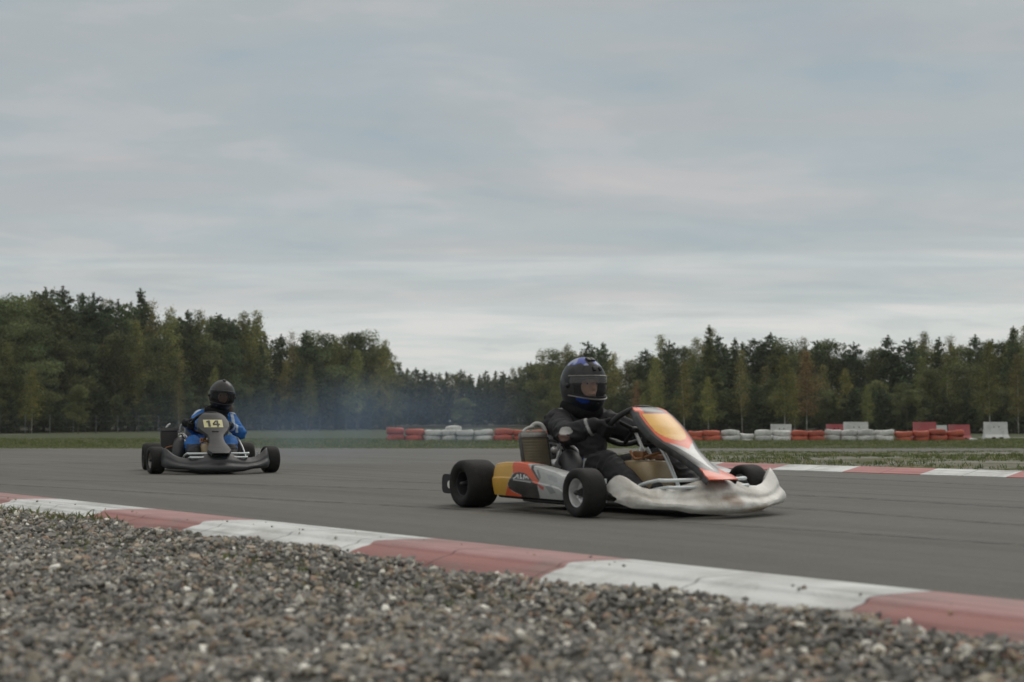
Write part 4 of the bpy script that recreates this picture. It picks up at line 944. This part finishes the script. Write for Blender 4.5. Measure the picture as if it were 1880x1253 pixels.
    # radiator, leaning back
    rc = cfg['rad']; lean = Matrix.Rotation(R(-17), 3, 'Y'); yaw = Matrix.Rotation(R(rc.get('yaw', 0)), 3, 'Z'); rot = yaw @ lean; c0 = Vector(rc['c']); w_, h_ = rc['w'], rc['h']
    rd = MB().box(c0, (.028, w_, h_), .004, rot)
    for k in range(13): rd.box(c0 + rot @ Vector((.0155, 0, -h_ * .46 + h_ * .92 * k / 12)), (.003, w_ * .97, .004), 0, rot)
    r_ = rd.build('radiator', rc['m'], root)
    MB().box(c0 + rot @ Vector((0, 0, -h_ * .5 - .01)), (.04, w_ * 1.05, .028), .006, rot).build('radiator_tank', M['dark_metal'], r_)
    tk_ = MB().box(c0 + rot @ Vector((0, 0, h_ * .5 + .012)), (.042, w_ * 1.06, .032), .007, rot).box(c0 + rot @ Vector((0, 0, h_ * .5 + .032)), (.034, w_ * .98, .010), .003, rot)
    sidep = MB()
    for s_ in (-1, 1): sidep.box(c0 + rot @ Vector((0, s_ * w_ * .52, 0)), (.034, .008, h_), .003, rot)
    sidep.build('radiator_frame', M['dark_metal'], r_)
    tk_.build('radiator_tank', M['steel'] if cfg['silver'] else M['dark_metal'], r_)
    top = c0 + rot @ Vector((0, 0, h_ * .5 + .03)); ho = MB()
    if cfg['silver']:
        ho.tube([top + Vector((0, -w_ * .42, 0)), top + Vector((-.01, -w_ * .25, .022)), top + Vector((-.01, 0, .034)), top + Vector((-.02, .02, .03))], .0085)
        ho.tube([top + Vector((-.02, .0, .03)), top + Vector((-.015, w_ * .18, .052)), top + Vector((0, w_ * .38, .045)), top + Vector((.01, w_ * .5, .01))], .012)
    else:
        ho.tube([top + Vector((0, -w_ * .2, 0)), top + Vector((-.02, -w_ * .05, .03)), top + Vector((-.05, w_ * .1, .045))], .010)
        ho2 = MB(); ho2.tube([top + Vector((-.05, w_ * .7, -.06)), top + Vector((-.03, w_ * .78, .035)), top + Vector((-.02, w_ * .98, .03)), top + Vector((-.02, w_ * 1.05, -.08)), top + Vector((-.02, w_ * 1.2, -.14))], .008)
        ho2.build('breather_hose', M['hose'], r_); MB().tube([(.08, -.43, .19), (.08, -.39, .235), (.06, -.33, .25)], .006).build('fuel_line', M['copper'], root)
    ho.build('coolant_hose', M['hose'], r_)
    sp_ = MB()
    sp_.tube([c0 + rot @ Vector((-.02, w_ * .5, h_ * .4)), (-.25, -.20, .36), (-.18, -.16, .30)], .006).tube([c0 + rot @ Vector((0, w_ * .5, -h_ * .45)), (-.1, -.24, .12)], .012).tube([(-.30, -.17, .30), (-.14, -.18, .27), (-.06, -.20, .22)], .009)
    sp_.tube([(-.12, -.30, .33), (-.18, -.22, .37), (-.10, -.17, .33), (-.12, -.16, .22)], .007).tube([(-.05, -.33, .10), (-.08, -.25, .20), (-.16, -.20, .24)], .006)
    sp_.ball((-.27, -.21, .33), (.03, .02, .02), 8).box((-.24, -.20, .30), (.03, .02, .05), .004)
    sp_.build('bracket', M['silver'], root)
    # side pods, rear bumper
    if cfg['pods'] == 'livery':
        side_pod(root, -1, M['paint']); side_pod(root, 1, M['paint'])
    yb = cfg['rby']; rb = MB(); rings = []
    for k in range(33):
        u = -1 + k / 16; y = yb * u; bx = -.755 - .05 * (1 - abs(u) ** 6) + .0; th = .070 * (1 - .10 * abs(u) ** 20); hh = .062 * (1 - .08 * abs(u) ** 20) * (1 if .30 < abs(u) else .6)
        rings.append([Vector((bx + .02 + th * math.copysign(abs(math.cos(a)) ** .5, math.cos(a)), y, .128 + hh * math.copysign(abs(math.sin(a)) ** .5, math.sin(a)))) for a in [2 * math.pi * q / 20 for q in range(20)]])
    b = rb.loft(rings).build('rear_bumper', M['black'], root, smooth=40)
    if cfg['silver']: MB().lathe([(0, -.012), (.022, -.012), (.026, 0), (0, 0)], c=(-.69, -yb - .0, .125), axis='y', n=20).build('end_cap', M['white_plastic'], b)
    return root
c1 = dict(ft=.555, rt=.60, silver=True, steer=R(-3), bump=M['white_plastic'], seed=3, hook=True, dents=.006, boff=.045, W=W1, fcol=col_fair1, fmat=M['paint'], pods='livery', rby=.66,
          rad=dict(c=(-.185, -.395, .292), w=.160, h=.225, m=M['radiator'], yaw=-6))
K1 = dict(o=(.568, 8.122), a=R(-58)); K2 = dict(o=(-3.009, 14.022), a=R(-70))
kart1 = make_kart('racing_kart', (*K1['o'], 0), K1['a'], 'racing kart with orange and yellow bodywork and a scuffed white front bumper', c1)
c2 = dict(ft=.535, rt=.46, silver=False, steer=R(9), bump=M['charcoal'], seed=9, hook=False, dents=.001, W=W2, fcol=lambda *a: (.03, .03, .03), fmat=M['charcoal'], pods='dark', rby=.50, rw=.19,
          rad=dict(c=(-.09, -.345, .285), w=.155, h=.22, m=M['radiator_dark'], yaw=0))
kart2 = make_kart('racing_kart', (*K2['o'], 0), K2['a'], 'dark grey racing kart with a yellow number 14 plate', c2)
def on_fairing(y, z, w=.145, d=0):
    a = min(abs(y) / w, 1); return Vector((spine(z) + .012 - .042 * a ** 2.2 * (w / .14) + d, y, z))
def plate_patch(y0, y1, z0, z1, ny, nz, d):
    V = [on_fairing(y0 + (y1 - y0) * i / ny, z0 + (z1 - z0) * j / nz, .145, d) for i in range(ny + 1) for j in range(nz + 1)]
    return V, [[i * (nz + 1) + j, (i + 1) * (nz + 1) + j, (i + 1) * (nz + 1) + j + 1, i * (nz + 1) + j + 1] for i in range(ny) for j in range(nz)]
V, Fa = plate_patch(-.095, .084, .434, .505, 24, 6, .011)
pl = MB().add(V, Fa).build('number_plate', mat('plate_yellow', (.56, .53, .28), .5, namp=.05, nscale=20, dirt=.2), kart2, solid=.004)
dg = mat('digit_black', (.03, .03, .035), .55)
def digit(polys):
    b = MB()
    for (y0, y1, z0, z1) in polys:
        V, Fa = plate_patch(y0, y1, z0, z1, 4, 4, .0175); b.add(V, Fa)
    return b
# seen from the front the kart's own right (-y) is on the left
digit([(-.056, -.034, .442, .499), (-.068, -.056, .481, .494)]).build('digit', dg, pl, solid=.002)
b = digit([(.026, .042, .442, .499), (-.012, .054, .457, .469)])
for k in range(6):
    t = k / 6; V, Fa = plate_patch(-.012 + .032 * t, .004 + .030 * t, .469 + .030 * t, .469 + .030 * (t + 1 / 6), 2, 1, .0175); b.add(V, Fa)
b.build('digit', dg, pl, solid=.002)
MB().box(on_fairing(0, .393, .145, .004), (.02, .062, .018), .004, Matrix.Rotation(R(35), 3, 'Y')).build('vent_slot', M['black'], kart2)
MB().tube([(-.05, .30, .36), (.1, .34, .24), (.22, .37, .10)], .008, smooth=1).build('support_rod', M['silver'], kart2)
ar = MB().tube([(-.30, .235, .29), (-.32, .30, .31), (-.33, .355, .25), (-.30, .36, .17)], .035, n=14); ar.build('air_duct', M['rubber'], kart2)

# ------------------------------------------------------------------ drivers
def remesh(b, voxel, sm=4):
    me = mesh_np('tmp', [tuple(v) for v in b.V], b.F); o = bpy.data.objects.new('tmp', me); COL.objects.link(o)
    m = o.modifiers.new('r', 'REMESH'); m.mode = 'VOXEL'; m.voxel_size = voxel
    s_ = o.modifiers.new('s', 'SMOOTH'); s_.iterations = sm; s_.factor = .5
    bpy.context.view_layer.update(); dg_ = bpy.context.evaluated_depsgraph_get(); me2 = bpy.data.meshes.new_from_object(o.evaluated_get(dg_))
    bpy.data.objects.remove(o); bpy.data.meshes.remove(me); return me2
def rim_pt(a):
    sc_ = Vector((.2, 0, .46)); up_ = Vector((.66, 0, .75)).normalized()
    return sc_ + Vector((0, math.cos(a) * .165, 0)) + up_ * math.sin(a) * .145
def make_driver(kw, kart, name, label, cfg):
    hip = Vector(cfg['hip']); ca, sa = math.cos(kart['a']), math.sin(kart['a'])
    base = Vector((hip.x, hip.y, .07)); wl = (kart['o'][0] + base.x * ca - base.y * sa, kart['o'][1] + base.x * sa + base.y * ca, base.z)
    root = empty('person', wl, kart['a'], label, 'person', 'kart drivers')
    b = MB(); ch, nk, hd = Vector(cfg['chest']), Vector(cfg['neck']), Vector(cfg['head'])
    def ell(c, rx, ry, tilt=0): return [Vector(c) + Vector((rx * math.cos(a), ry * math.sin(a), -tilt * rx * math.cos(a))) for a in [2 * math.pi * k / 24 for k in range(24)]]
    sh = Vector((ch.x * .4 + nk.x * .6, ch.y * .4 + nk.y * .6, nk.z - .045)); rl = cfg.get('roll', 0)
    b.loft([ell(hip + Vector((0, 0, -.07)), .10, .13), ell(hip, .125, .155), ell(hip.lerp(ch, .4), .115, .145), ell(ch, .125, .165), ell(ch.lerp(sh, .6), .12, .17), ell(sh, .085, .15), ell(sh.lerp(nk, .6), .06, .075), ell(nk, .052, .055)])
    b.limb([nk, hd - Vector((0, 0, .06))], [.052, .06])
    # head with nose, chin, brow
    hy = Matrix.Rotation(cfg['yaw'], 3, 'Z'); hc = hd
    b.ball(hc, (.095, .075, .112), 12, hy); b.ball(hc + hy @ Vector((.035, 0, -.055)), (.055, .05, .055), 8, hy)
    b.limb([hc + hy @ Vector((.088, 0, .012)), hc + hy @ Vector((.108, 0, -.022))], [.010, .013]); b.limb([hc + hy @ Vector((.078, -.04, .03)), hc + hy @ Vector((.086, 0, .03)), hc + hy @ Vector((.078, .04, .03))], [.013, .014, .013])
    b.limb([hc + hy @ Vector((.084, -.018, -.052)), hc + hy @ Vector((.092, 0, -.050)), hc + hy @ Vector((.084, .018, -.052))], [.009, .011, .009])
    hands = []
    for s_, key in ((-1, 'R'), (1, 'L')):
        S0 = sh + Vector((0, s_ * cfg['shw'], -.02 + s_ * rl)); el = Vector(cfg['elbow' + key]); a = cfg['hand' + key]
        rp = rim_pt(a); o_ = (rp - Vector((.2, 0, .46))).normalized(); nn = Vector((-.75, 0, .66)).normalized(); t_ = nn.cross(o_).normalized()
        if t_.z < 0: t_ = -t_
        wr = rp + o_ * .052 + nn * .062 - t_ * .02
        ft_ = cfg.get('fat', 1); b.limb([sh + Vector((0, s_ * .06, .0)), S0, S0.lerp(el, .5), el], [.082 * ft_, .084 * ft_, .076 * ft_, .066 * ft_]); b.limb([el, el.lerp(wr, .55), wr], [.066 * ft_, .057 * ft_, .042])
        # palm, fingers, thumb closing on the rim
        for q in (-.024, -.008, .008, .024): b.limb([wr + t_ * q * .6, rp + o_ * .036 + nn * .020 + t_ * q * 1.25], [.020, .0165])
        for i, q in enumerate((-.034, -.0115, .0115, .034)):
            l_ = (.8, .96, 1.03, .93)[i] if t_.z > 0 else 1
            k0 = rp + t_ * q
            b.limb([k0 + o_ * .036 + nn * .012, k0 + o_ * .030 - nn * .018, k0 + o_ * .004 - nn * .028 * l_, k0 - o_ * .021 * l_ - nn * .018, k0 - o_ * .026 * l_ + nn * .002], [.0115, .0105, .010, .0095, .0085], 8)
        b.limb([wr - nn * .005 + t_ * .02, rp + o_ * .018 + nn * .030 + t_ * .036, rp - o_ * .004 + nn * .027 + t_ * .048, rp - o_ * .022 + nn * .016 + t_ * .046], [.015, .0135, .012, .0095], 8)
        hands.append((wr, rp))
        kn = Vector(cfg['knee' + key]); an = Vector(cfg['ankle' + key]); h0 = hip + Vector((.02, s_ * .085, -.005))
        b.limb([h0, h0.lerp(kn, .5), kn], [.098, .092, .076]); b.limb([kn, kn.lerp(an, .4), an], [.076, .064, .046])
        b.limb([an + Vector((-.02, 0, -.035)), an + Vector((.03, 0, -.03)), an + Vector((.085, 0, .01)), an + Vector((.12, 0, .045))], [.036, .04, .036, .028])
    me = remesh(b, .0058)
    # cloth folds: stronger near elbows, waist and knees
    n = len(me.vertices); co = np.empty(n * 3, np.float32); me.vertices.foreach_get('co', co); co = co.reshape(-1, 3); no = np.empty(n * 3, np.float32); me.vertices.foreach_get('normal', no); no = no.reshape(-1, 3)
    hotspots = [Vector(cfg['elbowR']), Vector(cfg['elbowL']), Vector(cfg['kneeR']), Vector(cfg['kneeL']), hip, sh + Vector((0, .2, -.04)), sh + Vector((0, -.2, -.04))]
    cols = np.zeros((n, 3), np.float32); colf = cfg['col']
    for i in range(n):
        p = Vector(co[i]); dh = min((p - w).length for w, r in hands); dr = min((p - r).length for w, r in hands); dhead = (p - hd).length
        cl = 0 if (dh < .05 or dr < .085 or dhead < .16) else 1
        if cl:
            hs_ = max(math.exp(-((p - q).length / .10) ** 2) for q in hotspots); q = Vector((p.x * 9, p.y * 12, p.z * 22))
            f = (1 - abs(mnoise.noise(q + Vector((mnoise.noise(p * 8) * 1.6, 0, 0)))) * 2.2) * (.005 + .0115 * hs_) + .004 * mnoise.noise(p * 14)
            co[i] += no[i] * f
        cols[i] = colf(p, hands, hd, hip, sh)
    co -= np.array(base, dtype=np.float32); me.vertices.foreach_set('co', co.ravel()); ca_ = me.color_attributes.new('Col', 'FLOAT_COLOR', 'POINT'); c4 = np.ones((n, 4), np.float32); c4[:, :3] = cols; ca_.data.foreach_set('color', c4.ravel())
    me.polygons.foreach_set('use_smooth', np.ones(len(me.polygons), bool)); me.materials.clear(); me.update(); link('body', me, M['fabric'], root)
    # eyes
    for s_ in (-1, 1):
        MB().ball(hc + hy @ Vector((.074, s_ * .031, .008)), .0125, 8, col=lambda v, c=hc + hy @ Vector((.0865, s_ * .031, .008)): (.03, .02, .015) if (v - c).length < .0075 else (.62, .60, .56)).build('eye', M['helmet'], root, off=base)
    # helmet
    def hr(d):
        """radius of the shell in unit direction d (x forward, z up), chin bar pushed forward"""
        r = 1 / math.sqrt((d.x / .152) ** 2 + (d.y / .128) ** 2 + (d.z / (.156 if d.z > 0 else cfg.get('chin', .20))) ** 2)
        if d.z < 0 and d.x > 0: r *= 1 + .16 * min(1, -d.z * 1.6) * d.x ** 2
        return r
    tilt = Matrix.Rotation(cfg.get('hroll', 0), 3, 'X') @ Matrix.Rotation(cfg.get('pitch', .04), 3, 'Y'); hm = hy @ tilt; hcen = hd + Vector((0, 0, .008))
    def isport(az, elv): return abs(az) < R(62) and R(-25) < elv < R(14) - abs(az) * .05
    nu, nv = 128, 84; V = []; C = []; Fa = []
    for j in range(nv + 1):
        elv = R(-60) + R(150) * j / nv
        for i in range(nu):
            az = 2 * math.pi * i / nu - math.pi; d = Vector((math.cos(elv) * math.cos(az), math.cos(elv) * math.sin(az), math.sin(elv))); r = hr(d)
            if abs(az) < R(68) and R(13) < elv < R(20): r *= 1.012
            V.append(hcen + hm @ (d * r)); C.append(cfg['hcol'](d, az, elv))
    for j in range(nv):
        for i in range(nu):
            az = 2 * math.pi * (i + .5) / nu - math.pi; elv = R(-60) + R(150) * (j + .5) / nv
            if isport(az, elv): continue
            Fa.append([j * nu + i, j * nu + (i + 1) % nu, (j + 1) * nu + (i + 1) % nu, (j + 1) * nu + i])
    hb = MB(); hb.V = V; hb.F = Fa; hb.C = C; hb.usec = True; hel = hb.build('helmet', M['helmet'], root, smooth=50, off=base, solid=.012)
    def onh(az, elv, k=1.0): d = Vector((math.cos(elv) * math.cos(az), math.cos(elv) * math.sin(az), math.sin(elv))); return hcen + hm @ (d * hr(d) * k)
    V = []; Fa = []; a_, b_ = 48, 20
    for j in range(b_ + 1):
        for i in range(a_ + 1): V.append(onh(R(-78 + 156 * i / a_), R(-28 + 47 * j / b_), 1.022))
    for j in range(b_):
        for i in range(a_): k = j * (a_ + 1) + i; Fa.append([k, k + 1, k + a_ + 2, k + a_ + 1])
    vis = MB().add(V, Fa).build('visor', cfg['vmat'], hel, off=base, solid=.0025, smooth=60)
    if cfg.get('strip'):  # pale sheet over the visor top, a painted reflection of the sky
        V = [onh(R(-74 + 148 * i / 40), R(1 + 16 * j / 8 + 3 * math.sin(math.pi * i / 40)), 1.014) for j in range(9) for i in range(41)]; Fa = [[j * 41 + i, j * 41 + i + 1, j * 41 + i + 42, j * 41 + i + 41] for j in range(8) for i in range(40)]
        MB().add(V, Fa).build('sky_reflection_band', cfg['strip'], hel, off=base, smooth=60)
    e = MB(); e.tube([onh(R(-80 + 160 * i / 24), R(19.5), 1.024) for i in range(25)], .0042, smooth=1, n=6); e.tube([onh(R(-80 + 160 * i / 24), R(-28.5 + 1.0 * 0), 1.024) for i in range(25)], .0042, smooth=1, n=6)
    e.build('visor_edge', M['dark_metal'] if not cfg.get('vedge') else cfg['vedge'], hel, off=base)
    sc2 = MB()
    for s_ in (-1, 1): sc2.lathe([(0, -.008), (.020, -.008), (.024, 0), (0, 0)], c=(0, 0, 0), axis='z', n=18, )
    pv = MB()
    for s_ in (-1, 1):
        MB().ball(onh(R(s_ * 80), R(-5), 1.01), .015, 8).build('visor_pivot', M['black'], hel, off=base)
    for (az, elv, sx) in cfg['vents']: MB().box(onh(R(az), R(elv), 1.01), (.034 * sx, .026 * sx, .016), .005, (hm @ Matrix.Rotation(-R(elv - 90), 3, 'Y'))).build('helmet_vent', M['black'], hel, off=base)
    # thick collar
    P = [nk + Vector((.075 * math.cos(a) + .012, .088 * math.sin(a), .012 + .02 * math.cos(a) * -1)) for a in [2 * math.pi * k / 14 for k in range(14)]]
    MB().tube(P, cfg.get('cr', .034), n=14, closed=True, smooth=3).build('neck_collar', cfg['cmat'], root, off=base)
    for fn in cfg.get('extra', []): fn(root, base, sh, ch, hip)
    return root
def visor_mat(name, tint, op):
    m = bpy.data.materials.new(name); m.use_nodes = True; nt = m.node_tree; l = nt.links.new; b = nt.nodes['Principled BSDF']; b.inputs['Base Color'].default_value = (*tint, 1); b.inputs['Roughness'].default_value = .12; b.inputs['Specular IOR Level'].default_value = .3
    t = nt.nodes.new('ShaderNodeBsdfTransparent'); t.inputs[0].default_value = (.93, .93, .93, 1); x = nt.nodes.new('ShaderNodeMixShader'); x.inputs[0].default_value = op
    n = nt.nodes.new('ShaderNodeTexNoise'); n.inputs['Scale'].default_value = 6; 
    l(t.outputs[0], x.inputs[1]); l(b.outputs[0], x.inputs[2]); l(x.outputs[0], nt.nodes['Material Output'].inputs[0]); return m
SKIN = (.70, .43, .32)
def colA(p, hands, hd, hip, sh):
    if (p - hd).length < .135:
        q = Matrix.Rotation(R(-1), 3, 'Z') @ (p - hd); return SKIN if q.x > 0 and (q.y / .058) ** 2 + ((q.z + .008) / .066) ** 2 < 1 else (.02, .02, .02)
    e_ = Vector((.055, -.365, .43)); de = p - e_
    if abs(de.y) < .05 and (de.x / .034) ** 2 + ((de.z - .008) / .019) ** 2 < 1: return (.42, .41, .39)
    if abs(de.y) < .06 and ((de.x + .006) / .030) ** 2 + ((de.z + .026) / .018) ** 2 < 1: return (.17, .12, .10)
    e_ = p - Vector((.02, -.26, .235))
    if p.y < -.19 and abs(e_.x) < .055 and abs(e_.z) < .05: return (.012, .085, .40) if (e_.x - .03) ** 2 + (e_.z - .02) ** 2 > .0016 else (.55, .56, .56)
    if min((p - r).length for w, r in hands) < .075: return (.012, .012, .013)
    dw = min((p - w).length for w, r in hands)
    if dw < .045: return (.013, .013, .014)
    if .050 < dw < .060: return (.30, .30, .29)
    if abs((p - (sh + Vector((-.02, -.135, .045)))).length - .03) < .009 and p.z > sh.z: return (.30, .30, .29)
    if (p - (sh + Vector((.10, -.07, -.10)))).length < .022: return (.40, .40, .40)
    return (.016, .016, .018)
def colB(p, hands, hd, hip, sh):
    if (p - hd).length < .135:
        q = p - hd; return (.50, .31, .22) if q.x > 0 and (q.y / .048) ** 2 + ((q.z + .01) / .060) ** 2 < 1 else (.02, .02, .02)
    dw = min((p - w).length for w, r in hands)
    if min((p - r).length for w, r in hands) < .075 or dw < .045: return (.014, .015, .016)
    if p.x > .40: return (.02, .02, .022)
    if .05 < dw < .066: return (.35, .38, .42)
    if (p - (sh + Vector((0, .2, .05)))).length < .062 or (p - (sh + Vector((0, -.2, .05)))).length < .062: return (.42, .48, .56)
    # black rib vest over the chest
    if abs(p.y - sh.y) < .115 and p.z > hip.z + .12 and p.x < -.1: return (.017, .017, .019)
    # pale piping along inner sleeves
    if abs((p.y - sh.y) - .16) < .012 and p.z > .38 and p.x > -.25: return (.42, .48, .56)
    # knee pads
    if p.x > .10 and p.z < .27 and p.x < .40 and (p.z > .17) and p.x > .27: return (.03, .035, .045)
    return (.020, .118, .36)
def hcolA(d, az, elv):
    n_ = mnoise.noise(Vector((d.x * 3, d.y * 3, d.z * 3 + 2)))
    if elv > R(50) + .25 * n_ and not (-.25 < d.y < .02 and d.x > .3): return (.07, .10, .36) if n_ > -.12 else (.26, .30, .42)
    if abs(az) > R(125) and elv < R(35): return (.015, .035, .16) if elv < R(5) else (.16, .20, .22)
    if elv < R(-27) and 20 < math.degrees(abs(az)) < 55 and elv > R(-38) + n_ * .1: return (.01, .04, .22)
    if elv < R(-26): return (.012, .014, .02)
    return (.018, .019, .02) if n_ > -.2 else (.007, .008, .009)
def hcolB(d, az, elv): return (.020, .021, .022) if elv > R(10) else (.008, .008, .009)
driver1 = make_driver('a', K1, 'person', 'driver in black suit and blue topped helmet leaning forward in the orange kart', dict(
    hip=(-.25, 0, .175), chest=(-.31, 0, .39), fat=.88, neck=(-.305, -.005, .555), head=(-.268, -.008, .706), yaw=R(1), pitch=.06, shw=.165,
    elbowR=(.03, -.315, .415), elbowL=(.0, .30, .39), handR=math.pi + .08, handL=.1, kneeR=(.22, -.19, .255), kneeL=(.24, .19, .27), ankleR=(.56, -.20, .105), ankleL=(.58, .20, .105),
    col=colA, hcol=hcolA, strip=visor_mat('sky_reflection_band', (.24, .24, .235), .42), vmat=visor_mat('smoked_visor', (.12, .12, .12), .12), vedge=M['steel'], cmat=M['cloth'], cr=.046,
    vents=[(-14, 66, 1.0), (10, 66, 1.0), (-8, 36, .8), (12, 36, .7), (0, -38, .6)]))
driver2 = make_driver('b', K2, 'person', 'driver in blue suit, black vest and black helmet in the dark grey kart', dict(
    hip=(-.27, .06, .165), chest=(-.31, .10, .40), neck=(-.29, .145, .59), head=(-.25, .185, .742), chin=.165, yaw=R(3), pitch=.06, hroll=R(-5), shw=.150, roll=-.012, fat=.80,
    elbowR=(-.08, -.10, .41), elbowL=(-.06, .345, .37), handR=math.pi + .05, handL=-.25, kneeR=(.18, -.15, .275), kneeL=(.2, .20, .275), ankleR=(.56, -.16, .11), ankleL=(.57, .17, .11),
    col=colB, hcol=hcolB, vmat=visor_mat('dark_visor', (.02, .02, .02), .34), cmat=M['cloth'], cr=.036, vents=[(0, 74, 1.1), (-30, -38, .5)]))

# ------------------------------------------------------------------ exhaust smoke and haze
def cloud_vol(name, loc, dim, label, dens, col, ab):
    b = MB().ball((0, 0, 0), (dim[0] / 2, dim[1] / 2, dim[2] / 2), 12)
    m = bpy.data.materials.new(name); m.use_nodes = True; nt = m.node_tree; nt.nodes.clear(); l = nt.links.new
    o_ = nt.nodes.new('ShaderNodeOutputMaterial'); v = nt.nodes.new('ShaderNodeVolumePrincipled'); v.inputs['Color'].default_value = (*col, 1); v.inputs['Anisotropy'].default_value = .1; v.inputs['Absorption Color'].default_value = (*ab, 1)
    t = nt.nodes.new('ShaderNodeTexCoord'); n = nt.nodes.new('ShaderNodeTexNoise'); n.inputs['Scale'].default_value = .9; n.inputs['Detail'].default_value = 3; l(t.outputs['Object'], n.inputs['Vector'])
    mr = nt.nodes.new('ShaderNodeMapRange'); mr.inputs[1].default_value = .38; mr.inputs[2].default_value = .68; l(n.outputs['Fac'], mr.inputs[0])
    sc_ = nt.nodes.new('ShaderNodeVectorMath'); sc_.operation = 'DIVIDE'; sc_.inputs[1].default_value = (dim[0] / 2, dim[1] / 2, dim[2] / 2); l(t.outputs['Object'], sc_.inputs[0])
    ln = nt.nodes.new('ShaderNodeVectorMath'); ln.operation = 'LENGTH'; l(sc_.outputs[0], ln.inputs[0])
    fo = nt.nodes.new('ShaderNodeMapRange'); fo.interpolation_type = 'SMOOTHSTEP'; fo.inputs[1].default_value = 1.0; fo.inputs[2].default_value = .1; fo.inputs[3].default_value = 0; fo.inputs[4].default_value = dens; l(ln.outputs['Value'], fo.inputs[0])
    mu = nt.nodes.new('ShaderNodeMath'); mu.operation = 'MULTIPLY'; l(mr.outputs[0], mu.inputs[0]); l(fo.outputs[0], mu.inputs[1]); l(mu.outputs[0], v.inputs['Density']); l(v.outputs[0], o_.inputs['Volume'])
    o = b.build(name, m, None); o.location = loc; tag(o, label, 'smoke', kind='stuff'); return o
cloud_vol('smoke', (-1.9, 16.4, .50), (5.8, 3.6, 1.45), 'thin blue exhaust smoke drifting behind the dark grey kart', .27, (.36, .52, .78), (.2, .3, .5))
hz = bpy.data.meshes.new('haze'); bm = bmesh.new(); bmesh.ops.create_cube(bm, size=1)
for v in bm.verts: v.co = Vector((v.co.x * 330, 150 + v.co.y * 360, 7.5 + v.co.z * 19))
bm.to_mesh(hz); bm.free()
m = bpy.data.materials.new('haze'); m.use_nodes = True; nt = m.node_tree; nt.nodes.clear(); o_ = nt.nodes.new('ShaderNodeOutputMaterial'); v = nt.nodes.new('ShaderNodeVolumePrincipled')
v.inputs['Color'].default_value = (.86, .88, .87, 1); v.inputs['Density'].default_value = .00022; nt.links.new(v.outputs[0], o_.inputs['Volume'])
tag(link('haze', hz, m), 'thin pale haze over the circuit', 'haze', kind='stuff')

# brown hair of the second driver falling from under the helmet on her left side
hb = MB(); ca, sa = math.cos(K2['a']), math.sin(K2['a'])
for k in range(7): hb.tube([(-.30 - .01 * k, .235 + .006 * k, .66), (-.31 - .008 * k, .262 + .007 * k, .62), (-.32, .268 + .008 * (k % 4), .575 - .006 * k)], [.016, .014, .004], n=7)
hb.build('hair', mat('brown_hair', (.07, .035, .022), .6, namp=.4, nscale=60), driver2, off=(-.27, .06, .07))
